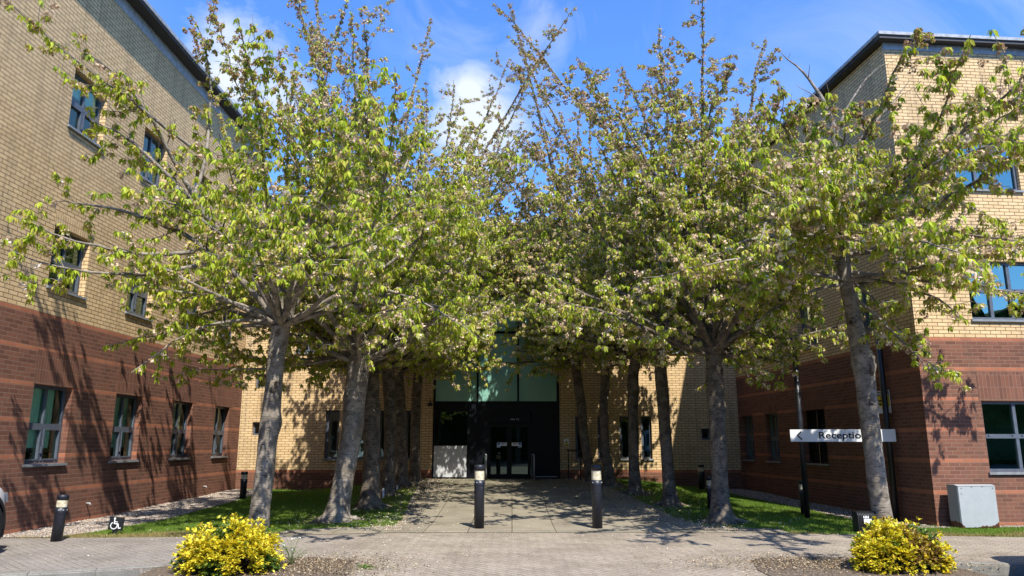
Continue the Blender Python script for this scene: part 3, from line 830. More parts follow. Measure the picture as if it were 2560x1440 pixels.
# warning sign on the shaded wall
ws = empty('warning_sign', (7.65, 15.5, 0))
Fw = frame_M((7.655, 15.45 - .0), (-SD[0], -SD[1]), SN)
def wb(m, a, b, c, e, y): m.box(a, b, y, y + .004, c, e, Fw)
m = MB(); m.box(-.28, .25, -.012, -.002, 2.10, 2.56, Fw)
pl = m.build('plate', M_white, ws)
m = MB(); wb(m, -.265, .235, 2.46, 2.545, -.015); m.build('header', M_text, pl)
m = MB(); wb(m, -.265, .235, 2.24, 2.455, -.015); m.build('yellow_field', M_yel, pl)
TW = Fw @ Matrix(((1, 0, 0, 0), (0, 0, -1, 0), (0, 1, 0, 0), (0, 0, 0, 1)))
text_obj('WARNING', .088, M_whitet, pl, Fw @ Matrix.Translation((-.21, -.016, 2.472)) @ UP, 'lettering')
text_obj('No', .066, M_text, pl, Fw @ Matrix.Translation((-.07, -.017, 2.395)) @ UP, 'lettering')
m = MB()
for (a, b, z) in ((-.16, -.02, 2.34), (-.01, .12, 2.34), (-.17, -.05, 2.275), (-.03, .15, 2.275)): wb(m, a, b, z, z + .035, -.0195)
m.build('small_print', M_text, pl)
m = MB(); wb(m, -.04, .03, 2.17, 2.225, -.015); wb(m, -.03, .06, 2.13, 2.155, -.015); m.build('pictogram', M_text, pl)
for ch in list(ws.children): ch.location = ch.location - ws.location
tag(ws, 'white and yellow warning sign fixed to the shaded brick wall behind the leaning trunk', 'sign')

# small CCTV style warning sign beside the door
cs = empty('warning_sign', (1.66, YB, 0))
m = MB(); m.box(1.605, 1.745, YB - .008, YB - .002, 1.40, 1.63); pl = m.build('plate', M_white, cs)
m = MB(); m.box(1.615, 1.735, YB - .012, YB - .009, 1.41, 1.485); m.prism([(1.622, YB - .009, 1.495), (1.728, YB - .009, 1.495), (1.675, YB - .009, 1.60)], .003, (0, -1, 0)); m.build('yellow_field', M_yel, pl)
m = MB(); m.box(1.645, 1.70, YB - .016, YB - .0125, 1.515, 1.535); m.box(1.66, 1.685, YB - .016, YB - .0125, 1.535, 1.56)
for zz in (1.425, 1.45): m.box(1.63, 1.72, YB - .016, YB - .0125, zz, zz + .01)
m.build('pictogram', M_text, pl)
for ch in list(cs.children): ch.location = ch.location - cs.location
tag(cs, 'little yellow and white warning sign on the brick right of the entrance doors', 'sign')

# door guard rails (steel hoops with a glazed infill) and black handrail
def guard(x, lab):
    t = empty('guard_rail', (x, YB, 0))
    z0 = gz(x, 23) + .0
    m = MB(); m.tube([(0, -.08, z0), (0, -.08, z0 + .70), (.0, -.14, z0 + .735), (.05, -.62, z0 + .735), (.055, -.69, z0 + .69), (.055, -.70, z0 - .02)], .022, 8)
    m.tube([(.0, -.1, z0 + .14), (.055, -.68, z0 + .14)], .014, 6)
    m.build('hoop', M_gal, t)
    m = MB(); m.box(-.004, .004, -.66, -.1, .16 + z0, .71 + z0, Matrix.Rotation(R(-4), 4, 'Z')); m.build('infill', M_glassD, t)
    return tag(t, lab, 'guard rail', 'steel guard rails at the doors')
g1 = guard(-.82, 'grey steel guard rail with a rounded top on the left of the entrance doors')
g2 = guard(.60, 'grey steel guard rail with a rounded top on the right of the entrance doors')
m = MB(); z0 = gz(1.9, 22.6)
m.tube([(1.70, 23.0, z0), (1.70, 23.0, z0 + .86)], .018, 8); m.tube([(2.02, 22.5, z0 - .1), (2.02, 22.5, z0 + .84)], .018, 8); m.tube([(1.66, 23.06, z0 + .87), (2.06, 22.44, z0 + .85)], .02, 8)
tag(m.build('handrail', M_blackp), 'thin black handrail on two posts standing right of the entrance by the brick', 'handrail')

# disabled bay marker
dm = empty('disabled_bay_marker', (-6.67, 13.02, gz(-6.67, 13.02)))
Md = Matrix.Rotation(R(4), 4, 'Z') @ Matrix.Rotation(R(6), 4, 'Y')
m = MB(); m.box(-.118, .118, -.012, .012, .075, .285, Md); pt = m.build('plate', M_blackp, dm)
m = MB(); m.box(-.04, .04, -.008, .012, -.05, .073, Md); m.build('stake', M_blackp, dm)
m = MB()
def dseg(pts, w):
    for k in range(len(pts) - 1):
        a = Vector((pts[k][0], 0, pts[k][1])); b = Vector((pts[k + 1][0], 0, pts[k + 1][1])); d = (b - a).normalized(); n = Vector((-d.z, 0, d.x)) * w / 2
        a = a - d * w * .2; b = b + d * w * .2
        m.prism([Md @ Vector((p.x, -.0135, p.z)) for p in (a + n, a - n, b - n, b + n)], .002, (0, -1, 0))
dseg([(-.028 + .053 * math.cos(t), .145 + .053 * math.sin(t)) for t in [R(q) for q in range(125, 395, 15)]], .014)
dseg([(-.03, .235), (-.03, .178), (.035, .178), (.055, .108), (.085, .118)], .015)
dseg([(-.03, .208), (.02, .208)], .012)
m.prism([Md @ Vector((-.032 + .017 * math.cos(t), -.0135, .258 + .017 * math.sin(t))) for t in [R(q) for q in range(0, 360, 30)]], .002, (0, -1, 0))
m.build('wheelchair_symbol', M_whitet, pt)
tag(dm, 'small black plate with a white wheelchair symbol standing at the left lawn edge', 'sign')

# floodlight box
fl = empty('floodlight', (6.03, 13.25, gz(6.0, 13.25)))
M = Mat('ribbed_dark', (.02, .022, .025), .4, .5); M_rib = M.m
m = MB()
pro = [(-.09, .03), (-.11, .30), (-.06, .345), (.12, .345), (.12, .03)]
m.prism([(-.15, y, z) for y, z in pro], .32, (1, 0, 0)); bd = m.build('housing', M_rib, fl)
m = MB()
for k in range(13):
    x = -.15 + .32 * k / 12
    m.tube([(x, -.093, .06), (x, -.118, .30), (x, -.066, .352), (x, .1, .352)], .007, 4)
m.build('guard', M_rib, bd)
m = MB(); m.box(-.055, .075, -.131, -.122, .155, .235, Matrix.Rotation(R(-4), 4, 'X')); m.box(-.06, .03, -.135, -.126, .245, .285, Matrix.Rotation(R(-4), 4, 'X')); m.build('lamp', M_white, fl)
m = MB(); m.box(-.12, .14, -.05, .10, -.03, .03); m.build('base', M_rib, fl)
tag(fl, 'low dark ribbed floodlight box on the grass left of the leaning trunk', 'floodlight')

# cabinet
cb = empty('utility_cabinet', (8.35, 13.95, gz(8.3, 13.9)), R(5))
M = Mat('cabinet_paint', (.42, .45, .46), .4, .5)
oc = M.coord('Object')
nn = M.noise(oc, 5, 6, .7); sx = M.n('ShaderNodeSeparateXYZ'); M.link(oc, sx.inputs[0])
ed = M.math('ABSOLUTE', M.math('MULTIPLY', sx.outputs['X'], 1.0))
low = M.math('ADD', M.math('MULTIPLY', M.math('SUBTRACT', .15, sx.outputs['Z']), 6.5), M.math('MULTIPLY', M.math('SUBTRACT', ed, .30), 3.5, clamp=True))
thr = M.math('ADD', M.math('ADD', .035, M.math('MULTIPLY', M.math('SUBTRACT', nn, .5), .22)), M.math('MULTIPLY', M.math('SUBTRACT', ed, .27), .9, clamp=True))
rust = M.math('LESS_THAN', sx.outputs['Z'], thr)
M.color(M.mix(rust, M.ramp(nn, [(.3, (.31, .34, .345)), (.7, (.37, .395, .40))]), M.ramp(M.noise(oc, 40, 3), [(.3, (.035, .012, .008)), (.7, (.13, .045, .02))])))
M_cab = M.m
m = MB(); m.box(-.36, .36, -.12, .16, .02, .745); m.box(-.35, .35, -.1, .15, -.05, .02); bd = m.build('body', M_cab, cb)
m = MB(); m.box(-.352, .352, -.136, -.122, .03, .738); dr = m.build('door', M_cab, cb)
m = MB()
for (x, z) in ((-.30, .70), (-.1, .722), (.1, .722), (.30, .70)): m.box(x, x + .014, -.142, -.137, z, z + .014)
m.build('rivet', M_blackp, dr)
m = MB(); m.box(-.31, -.27, -.141, -.137, .60, .64); m.build('label_plate', M_gal, dr)
m = MB(); m.prism([(-.365, -.14, .746), (-.365, .165, .746), (-.365, .165, .757), (-.365, -.05, .765)], .73, (1, 0, 0)); m.build('lid', M_cab, cb)
tag(cb, 'pale grey metal cabinet with rusted bottom corners against the right brick wall', 'cabinet')

# ------------------------------------------------------------------ cherry trees
def bark_mat(name, light, dark, moss):
    M = Mat(name, rough=.75, spec=.25)
    o1 = M.coord('Object'); ol = M.coord('Object', (1, 1, 5.5))
    lent = M.noise(ol, 9, 4, .6); big = M.noise(o1, 4.5, 6, .65, .6); fine = M.noise(M.coord('Object', (1, 1, 3)), 60, 3, .6)
    c = M.ramp(big, [(.38, dark), (.58, light)])
    c = M.mix(M.ramp(lent, [(.36, (1, 1, 1)), (.44, (0, 0, 0))]), c, tuple(x * .45 for x in dark))
    c = M.mix(M.ramp(M.noise(M.coord('Object', (1, 1, 2.6)), 26, 2, .5), [(.69, (0, 0, 0)), (.73, (1, 1, 1))]), c, (.50, .46, .40))
    c = M.mix(M.ramp(M.noise(o1, 1.4, 4, .6), [(.55, (0, 0, 0)), (.75, (.7, .7, .7))]), c, moss)
    M.color(c)
    M.bump(M.math('ADD', M.math('MULTIPLY', lent, 1.3), M.math('MULTIPLY', fine, .35)), .7, .012)
    return M.m
M_barkA = bark_mat('bark_silver', (.29, .25, .20), (.125, .105, .082), (.12, .11, .07))
M_barkB = bark_mat('bark_shaded', (.185, .15, .11), (.065, .054, .044), (.085, .09, .05))  # darker copy of the silver bark, with crown shade put into the colour

def leafy(name, trans, rough=.45, spec=.35, tcol=(1.25, 1.35, .55)):
    M = Mat(name, rough=rough, spec=spec)
    a = M.n('ShaderNodeAttribute'); a.attribute_name = 'Col'
    M.color(a.outputs['Color'])
    t = M.n('ShaderNodeBsdfTranslucent'); M.link(M.mix(1.0, a.outputs['Color'], tcol, 'MULTIPLY'), t.inputs[0])
    mx = M.n('ShaderNodeMixShader'); mx.inputs[0].default_value = trans
    out = [n for n in M.t.nodes if n.type == 'OUTPUT_MATERIAL'][0]
    M.link(M.b.outputs[0], mx.inputs[1]); M.link(t.outputs[0], mx.inputs[2]); M.link(mx.outputs[0], out.inputs['Surface'])
    return M.m
M_leaf = leafy('cherry_leaf', .48, .55, .18)
M_blos = leafy('cherry_blossom', .30, .8, .1, (1.0, .95, .85))
M_shrub = leafy('shrub_leaf', .25, .45, .3)
M_grass = leafy('grass_blade', .3, .6, .2)
M_litter = leafy('litter', .1, .9, .1, (1, 1, 1))

def nrm(a): return a / (np.linalg.norm(a, axis=-1, keepdims=True) + 1e-9)

def bezier(p0, p1, p2, n):
    t = np.linspace(0, 1, n)[:, None]
    return (1 - t) ** 2 * p0 + 2 * t * (1 - t) * p1 + t * t * p2

class Tubes:
    def __init__(self): self.V = []; self.F = []; self.n = 0
    def add(self, P, r, sides):
        P = np.asarray(P, float); r = np.broadcast_to(np.asarray(r, float), (len(P),))
        T = np.gradient(P, axis=0); T = nrm(T)
        ref = np.array([.31, .2, .93]) if abs(T[0][2]) < .75 else np.array([1., .1, 0])
        A = nrm(np.cross(T, ref)); B = np.cross(T, A)
        a = np.arange(sides) * 2 * np.pi / sides
        ring = P[:, None, :] + r[:, None, None] * (A[:, None, :] * np.cos(a)[None, :, None] + B[:, None, :] * np.sin(a)[None, :, None])
        self.V.append(ring.reshape(-1, 3))
        m = len(P); i = (np.arange(m - 1)[:, None] * sides + np.arange(sides)[None, :]).ravel(); j = (np.arange(m - 1)[:, None] * sides + (np.arange(sides)[None, :] + 1) % sides).ravel()
        self.F.append(np.stack([i, j, j + sides, i + sides], 1) + self.n); self.n += m * sides
    def arrays(self): return np.concatenate(self.V), np.concatenate(self.F)

def leaf_mesh(P, n, rg, L0, L1, wr, greens, down=(.25, 1.5), base_var=.12, curl=.12, out=None, scl=None):
    """n leaves hanging round every spur point"""
    P = np.repeat(P, n, 0); N = len(P)
    az = rg.uniform(0, 2 * np.pi, N); dn = rg.uniform(down[0], down[1], N)
    D = np.stack([np.cos(az), np.sin(az), -dn], 1)
    if out is not None: D = D * .8 + np.repeat(out, n, 0) * 1.0
    D = nrm(D)
    S = nrm(np.cross(D, np.stack([rg.normal(0, .35, N), rg.normal(0, .35, N), np.ones(N)], 1)))
    Nn = np.cross(S, D)
    L = rg.uniform(L0, L1, N)[:, None]
    if scl is not None: L = L * np.repeat(scl, n)[:, None]
    w = L * wr * rg.uniform(.85, 1.15, N)[:, None]
    B = P + D * L * .12
    Cc = B + D * L * .46 + Nn * L * .02
    Lf = B + D * L * .42 + S * w + Nn * w * .45
    Rt = B + D * L * .42 - S * w + Nn * w * .45
    T = B + D * L - Nn * L * curl + np.array([0, 0, -1]) * L * curl
    V = np.stack([B, Lf, T, Cc, Rt], 1).reshape(-1, 3)
    i = np.arange(N)[:, None] * 5
    F = np.concatenate([i + np.array([[0, 1, 2, 3]]), i + np.array([[0, 3, 2, 4]])], 0)
    g = np.asarray(greens); c = g[rg.integers(0, len(g), N)] * rg.uniform(1 - base_var, 1 + base_var, (N, 1)) * np.repeat(rg.uniform(.85, 1.12, (N // n, 1)), n, 0)
    return V, F, np.repeat(c, 5, 0)

def blossom_mesh(P, n, rg, cols, spread=.05, size=.016):
    """pompoms of petals hanging under the spurs"""
    m = len(P); P = np.repeat(P, n, 0); N = len(P)
    off = nrm(rg.normal(0, 1, (N, 3))) * (rg.uniform(.25, 1, (N, 1)) ** .6) * spread
    off[:, 2] = off[:, 2] * .8 - spread * .9
    Cn = P + off
    A = nrm(rg.normal(0, 1, (N, 3))); Bv = nrm(np.cross(A, rg.normal(0, 1, (N, 3))))
    s = rg.uniform(.75, 1.25, (N, 1)) * size
    V = np.stack([Cn - A * s - Bv * s * .6, Cn + A * s * .6 - Bv * s, Cn + A * s + Bv * s * .7, Cn - A * s * .6 + Bv * s], 1).reshape(-1, 3)
    F = np.arange(N * 4).reshape(-1, 4)
    c = np.repeat(cols, n, 0) * rg.uniform(.8, 1.15, (N, 1))
    return V, F, np.repeat(c, 4, 0)

GREENS = [(.385, .465, .045), (.305, .400, .036), (.490, .545, .065), (.190, .280, .028), (.46, .47, .065), (.50, .43, .09), (.41, .485, .05)]
def okp(p, xmin, xmax):
    return xmin < p[0] < xmax and p[1] < 22.9 and p[2] > 2.15

def cherry(name, trunk, tr, limbs, seed, label, bark, dens=1.0, nleaf=6, group=None, flare=.0, burls=(), bare=(), shoot=1.0, size=1.0, tsides=20, clear=(-8.1, 7.0), fblossom=.36, low=None, q0=.22, brownb=0.0, thin=None):
    rg = np.random.default_rng(seed)
    trunk = [Vector(p) for p in trunk]
    base = Vector((trunk[0].x, trunk[0].y, gz(trunk[0].x, trunk[0].y)))
    root = empty(name, base)
    bz = np.array(base)
    # trunk as a noisy lofted tube
    P = np.array([tuple(p) for p in trunk]); d = np.r_[0, np.cumsum(np.linalg.norm(np.diff(P, axis=0), axis=1))]
    s = np.linspace(0, d[-1], 54)
    from_ = np.stack([np.interp(s, d, P[:, k]) for k in range(3)], 1)
    k_ = np.ones(5) / 5
    sm_ = np.stack([np.convolve(np.pad(from_[:, k], 2, 'edge'), k_, 'valid') for k in range(3)], 1)
    r = np.interp(s, d, tr)
    a = np.arange(tsides) * 2 * np.pi / tsides
    hgt = s / d[-1]; H = s
    rad = r[:, None] * (1 + .035 * np.sin(3 * a[None] + H[:, None] * 2.1 + seed) + .03 * np.sin(5 * a[None] - H[:, None] * 5 + seed) + rg.normal(0, .008, (54, tsides)))
    fl_ = np.exp(-H / .16)[:, None]
    rad *= 1 + flare * fl_ * (.65 + .6 * np.maximum(0, np.sin(4 * a[None] + seed * 1.7)) ** 1.5)
    for (hb, ab, amp, wd) in burls:
        da = np.arctan2(np.sin(a - ab), np.cos(a - ab))
        rad *= 1 + amp * np.exp(-((H[:, None] - hb) / wd) ** 2 - (da[None] / .9) ** 2)
    sm_[:, 2] -= 0; V = sm_[:, None, :] + np.stack([np.cos(a)[None] * rad, np.sin(a)[None] * rad, np.zeros_like(rad)], 2)
    V = V.reshape(-1, 3)
    V[:tsides, 2] -= .12
    i = (np.arange(53)[:, None] * tsides + np.arange(tsides)[None, :]).ravel(); j = (np.arange(53)[:, None] * tsides + (np.arange(tsides)[None, :] + 1) % tsides).ravel()
    TB = Tubes(); TB.V.append(V); TB.F.append(np.stack([i, j, j + tsides, i + tsides], 1)); TB.n = len(V)
    # surface roots
    if flare > .3:
        for q in range(6):
            az = q * 1.05 + rg.uniform(-.3, .3); Lr = rg.uniform(.25, .6); r0 = tr[0] * rg.uniform(.25, .38)
            pts = []
            for t in np.linspace(0, 1, 7):
                x = base.x + math.cos(az + t * .4) * (tr[0] * .8 + Lr * t); y = base.y + math.sin(az + t * .4) * (tr[0] * .8 + Lr * t)
                pts.append((x, y, gz(x, y) + .10 * (1 - t) ** 2 - .02 * t - .01))
            TB.add(pts, np.linspace(r0, .015, 7), 8)
    SP = []; SPo = []      # spur points
    twigs = Tubes()
    def polyline(p, dr, L, up, wig, n):
        pts = [p]; dr = dr / np.linalg.norm(dr); st = L / n
        for q in range(n):
            dr = dr + np.array([0, 0, up]) * st + rg.normal(0, wig, 3) * st
            dr = dr / np.linalg.norm(dr); pts.append(pts[-1] + dr * st)
        return np.array(pts)
    def spurs(pl, t0, gap):
        dd = np.r_[0, np.cumsum(np.linalg.norm(np.diff(pl, axis=0), axis=1))]
        ss = np.arange(dd[-1] * t0 + rg.uniform(0, gap), dd[-1] + .01, gap)
        ss = np.minimum(ss + rg.normal(0, gap * .25, len(ss)), dd[-1])
        if len(ss) == 0: return
        q = np.stack([np.interp(ss, dd, pl[:, k]) for k in range(3)], 1)
        SP.append(q)
    def cut(pl):
        ok = np.array([okp(p, *clear) and (low is None or p[2] > low) for p in pl]); 
        k = len(pl) if ok.all() else int(np.argmin(ok))
        return pl[:k] if k > 1 else None
    fork = np.array(trunk[-1], float); LP = []
    for li, lb in enumerate(limbs):
        p0, p2, r0 = np.array(lb[0], float), np.array(lb[1], float), lb[2]
        if LP and np.linalg.norm(p0 - fork) > .45 and np.min(np.linalg.norm(sm_ - p0, axis=1)) > .3:
            al = np.concatenate([q[0] for q in LP]); ar = np.concatenate([q[1] for q in LP]); kk = np.argmin(np.linalg.norm(al - p0, axis=1))
            p0 = al[kk]; r0 = min(r0, ar[kk] * .8)
        mid = lb[3] if len(lb) > 3 else None
        dvec = p2 - p0; L = np.linalg.norm(dvec)
        if mid is None:
            hz = np.array([dvec[0], dvec[1], 0])
            p1 = p0 + dvec * .45 + hz * .12 * rg.uniform(-.3, 1.4) + rg.normal(0, .18, 3) - np.array([0, 0, .10 * L * rg.uniform(-.6, 1)])
        else: p1 = np.array(mid, float)
        n = max(10, int(L / .16)); pl = bezier(p0, p1, p2, n)
        wob = np.cumsum(np.cumsum(rg.normal(0, .0065, (n, 3)), 0), 0); wob += np.cumsum(rg.normal(0, .018, (n, 3)), 0); wob *= np.linspace(0, 1, n)[:, None]; pl = pl + wob
        pl_c = cut(pl)
        if pl_c is None: continue
        t = np.linspace(0, 1, n)
        rr = np.full(n, .006); tt = np.linspace(0, 1, len(pl_c)); rr[:len(pl_c)] = r0 * (1 - tt) ** .8 + .005; LP.append((pl_c, rr[:len(pl_c)]))
        TB.add(pl_c, rr[:len(pl_c)], 9 if r0 > .05 else 7)
        isbare = li in bare
        spurs(pl_c[int(n * .45):] if len(pl_c) > n * .5 else pl_c, .0, .085 / dens) if not isbare else None
        # side shoots
        q = q0
        while q < .985:
            k = int(q * (n - 1)); q += rg.uniform(.09, .20) / L / dens * (1.0 if not isbare else 2.2) * (1 + .2 * min(1, max(0, (pl[k][2] - 7.2) / 2.6)))
            if k >= len(pl_c) - 1: break
            if thin is not None and pl[k][0] < thin and rg.random() < .45: continue
            tn = nrm(pl[min(k + 1, n - 1)] - pl[k]); rd = rg.normal(0, 1, 3); rd[2] = rd[2] * .6 + .05; rd = nrm(rd - tn * rd.dot(tn))
            hi = min(1, max(0, (pl[k][2] - 7.2) / 2.6)); Ls = rg.uniform(.45, 1.25) * (1.05 - .5 * q) * shoot * (1 - .28 * hi)
            dr = tn * rg.uniform(.35, .9) + rd
            sh = polyline(pl[k], dr, Ls, rg.uniform(-.25, .75), .55, 7)
            sh = cut(sh)
            if sh is None: continue
            twigs.add(sh, np.linspace(max(.006, rr[k] * .42), .0035, len(sh)), 5)
            if isbare: 
                continue
            spurs(sh, .22, .10 / dens)
            for _ in range(0 if rg.random() < hi * .45 else rg.integers(2, 6)):
                kk = rg.integers(1, len(sh)); t2 = nrm(sh[kk] - sh[kk - 1]); rd = rg.normal(0, 1, 3); rd[2] *= .7; rd = nrm(rd - t2 * rd.dot(t2))
                tw = cut(polyline(sh[kk], t2 * .7 + rd, rg.uniform(.18, .5) * shoot, rg.uniform(-.3, .9), .7, 4))
                if tw is None: continue
                twigs.add(tw, np.linspace(.005, .0028, len(tw)), 4)
                spurs(tw, .15, .095 / dens)
    V, F = TB.arrays()
    V2, F2 = twigs.arrays()
    np_mesh('trunk', np.concatenate([V, V2]) - bz, np.concatenate([F, F2 + len(V)]), bark, root, smooth=True)
    S = np.concatenate(SP); S = S[(S[:, 0] > clear[0] - .05) & (S[:, 2] > 2.1)]
    zt = S[:, 2].max()
    # leaves
    keep = S[rg.random(len(S)) < .86]
    hk = np.clip((keep[:, 2] - 6.8) / 3.0, 0, 1)
    V, F, c = leaf_mesh(keep, nleaf, rg, .085 * size, .135 * size, .19, GREENS, down=(.4, 2.6), scl=1 - .35 * hk)
    zz = np.clip((V[:, 2:3] - zt + 2.6) / 2.6, 0, 1)
    c = c * (1 - zz * .25) + np.array([[.10, .075, .03]]) * zz * .3
    np_mesh('leaves', V - bz, F, M_leaf, root, c)
    # blossoms
    f = fblossom
    b = S[rg.random(len(S)) < f + .4 * np.clip((S[:, 2] - 6.5) / 2.5, 0, 1)]
    h = np.clip((b[:, 2] - 3.0) / max(1, (zt - 3.0)), 0, 1)
    brown = np.clip(h * 1.25 - .25 + brownb + rg.normal(0, .28, len(b)), 0, 1)[:, None]
    cc = np.array([[.74, .58, .42]]) * (1 - brown) + np.array([[.38, .235, .13]]) * brown
    wh = rg.random((len(b), 1)) < .05
    cc = np.where(wh & (brown < .6), np.array([[.82, .73, .66]]), cc)
    V, F, c = blossom_mesh(b, 15, rg, cc, .066 * size, .019 * size)
    np_mesh('blossom', V - bz, F, M_blos, root, c)
    tag(root, label, 'tree', group)
    cherry.count = getattr(cherry, 'count', 0) + len(S)
    return root

M_knot = Mat('knot_bark', (.045, .036, .028), .9, .1).m
def knot(root, p, r, lift=.0):
    """a pruning scar: raised lip of bark round a dark hollow, facing the path"""
    p = Vector(p); d = (Vector((0, 0, p.z)) - p); d.z = 0; d = (Vector((-p.x * .35, -1, 0))).normalized()
    q = d.to_track_quat('Z', 'Y').to_matrix().to_4x4(); T = Matrix.Translation(p - root.location) @ q
    m = MB(); m.lathe([(r * 1.35, -.04), (r * 1.2, .0), (r * .95, .022), (r * .72, .018), (r * .6, -.004)], 16, T @ Matrix.Diagonal((1, 1.25, 1, 1))); k = m.build('knot', M_barkB, root)
    m = MB(); m.lathe([(r * .66, .0), (r * .3, .006), (0, .002)], 14, T @ Matrix.Diagonal((1, 1.25, 1, 1))); m.build('knot_hollow', M_knot, k)
def px_line(pts, Y, dY=0):
    return [at(x, y, Y + dY * k / max(1, len(pts) - 1)) for k, (x, y) in enumerate(pts)]
def auto_limbs(rg, top, n, reach, ztop, r0=.055, avoid=None, zlow=3.7, start=None, az0=0.0):
    """limbs spread evenly round the crown, low ones long and flat, high ones steep"""
    out = []
    tx, ty, tz = top
    for k in range(n):
        az = az0 + k * 2.39996; h = ((k + .5) / n)
        el = h ** .9
        R_ = reach * math.sqrt(max(.02, 1 - el * el * .93)) * rg.uniform(.85, 1.12)
        z = zlow + (ztop - zlow) * el * rg.uniform(.92, 1.05)
        st = start(h) if start else (tx, ty, tz - .25 + .35 * h)
        out.append((st, (tx + R_ * math.cos(az), ty + R_ * math.sin(az), z), r0 * (1.15 - .45 * abs(h - .4))))
    return out
G1 = 'cherry trees in two rows beside the path'
r_ = random.Random(3)

# front left tree
tp = px_line([(645, 1335), (652, 1260), (664, 1150), (674, 1060), (686, 960), (693, 880), (702, 812)], 13.7)
tp[0].z = gz(tp[0].x, tp[0].y)
F1 = at(703, 815, 13.7)
A = lambda x, y, Y: at(x, y, Y)
lim = [
    (F1, A(150, 230, 10.8), .085, A(560, 520, 13.3)), (A(590, 500, 13.3), A(165, 75, 10.3), .05, A(380, 330, 12.7)),
    (A(560, 470, 13.3), A(470, 80, 13.3), .04, A(560, 300, 13.3)), (A(480, 390, 13.1), A(45, 20, 9.8), .035, A(300, 230, 11.6)),
    (F1, A(5, 470, 10.4), .07, A(540, 600, 13.4)), (A(500, 640, 13.2), A(-10, 560, 10.2), .04, A(290, 660, 11.8)), (A(560, 640, 13.3), A(60, 660, 10.6), .04, A(330, 700, 12.5)),
    (F1, A(260, 700, 13.4), .045, A(620, 720, 13.7)), (F1, A(290, 1000, 12.6), .035, A(520, 760, 13.6)), (A(640, 730, 14), A(420, 850, 14.4), .03),
    (A(700, 800, 13.75), A(690, 560, 14.3), .095, A(688, 700, 14)), (A(690, 570, 14.3), A(640, 5, 13.2), .05, A(640, 330, 13.9)), (A(690, 570, 14.3), A(790, 150, 14.6), .04, A(720, 400, 14.5)),
    (A(722, 800, 13.5), A(745, 440, 13.0), .075, A(748, 650, 13.3)), (A(746, 480, 13.1), A(850, 130, 12.6), .04, A(760, 300, 12.9)), (A(746, 470, 13.1), A(620, 130, 12.9), .04, A(700, 330, 12.9)),
    (A(748, 560, 13.1), A(1010, 300, 12.6), .04, A(850, 430, 12.9)), (A(746, 640, 13.2), A(1120, 420, 12.4), .05, A(920, 600, 12.8)), (A(742, 660, 13.2), A(990, 400, 13.2), .04, A(900, 590, 13.2)),
    (A(712, 810, 13.6), A(1190, 500, 12.6), .06, A(950, 690, 13)), (A(715, 812, 13.6), A(1130, 640, 13.4), .06, A(900, 720, 13.5)), (A(715, 812, 13.6), A(1220, 760, 12.8), .05, A(1000, 700, 13.2)),
    (A(900, 720, 13.3), A(1180, 800, 12.6), .03, A(1040, 720, 13.0)), (A(690, 800, 13.7), A(560, 650, 17.0), .05), (A(700, 800, 13.7), A(820, 640, 17.2), .05),
    (F1, (-6.6, 16.4, 6.0), .05), (F1, (-3.6, 16.8, 7.4), .05), (F1, (-5.2, 10.4, 5.6), .05), (F1, (-3.2, 10.6, 6.2), .045), (F1, (-4.2, 11.0, 7.6), .05), (F1, (-6.9, 11.4, 4.4), .045),
    (F1, (-7.6, 14.2, 3.4), .04), (F1, (-7.9, 14.8, 5.2), .045), (F1, (-5.8, 13.6, 8.2), .045), (F1, (-2.2, 13.2, 7.2), .045)]
rt = cherry('cherry_tree', tp, [.185, .172, .165, .172, .15, .155, .17], lim + [(F1, p_, .04) for p_ in ((-3.3, 9.4, 5.8), (-2.3, 10.2, 6.2), (-1.8, 8.6, 5.0), (-1.0, 9.6, 4.9))], 11, 'nearest left cherry tree, smooth silver trunk forking wide above the yellow shrub', M_barkA, dens=.66, q0=.38, thin=-6.0, brownb=.12, nleaf=8, group=G1,
       flare=.05, burls=((1.85, -.3, .30, .16), (2.35, -1.4, .15, .12), (2.95, -1.8, .12, .1)), size=1.05, fblossom=.36, shoot=.95)
for (x, y, r) in ((688, 885, .055), (690, 965, .085), (700, 830, .05), (664, 1190, .02)): knot(rt, at(x, y, 13.56), r)
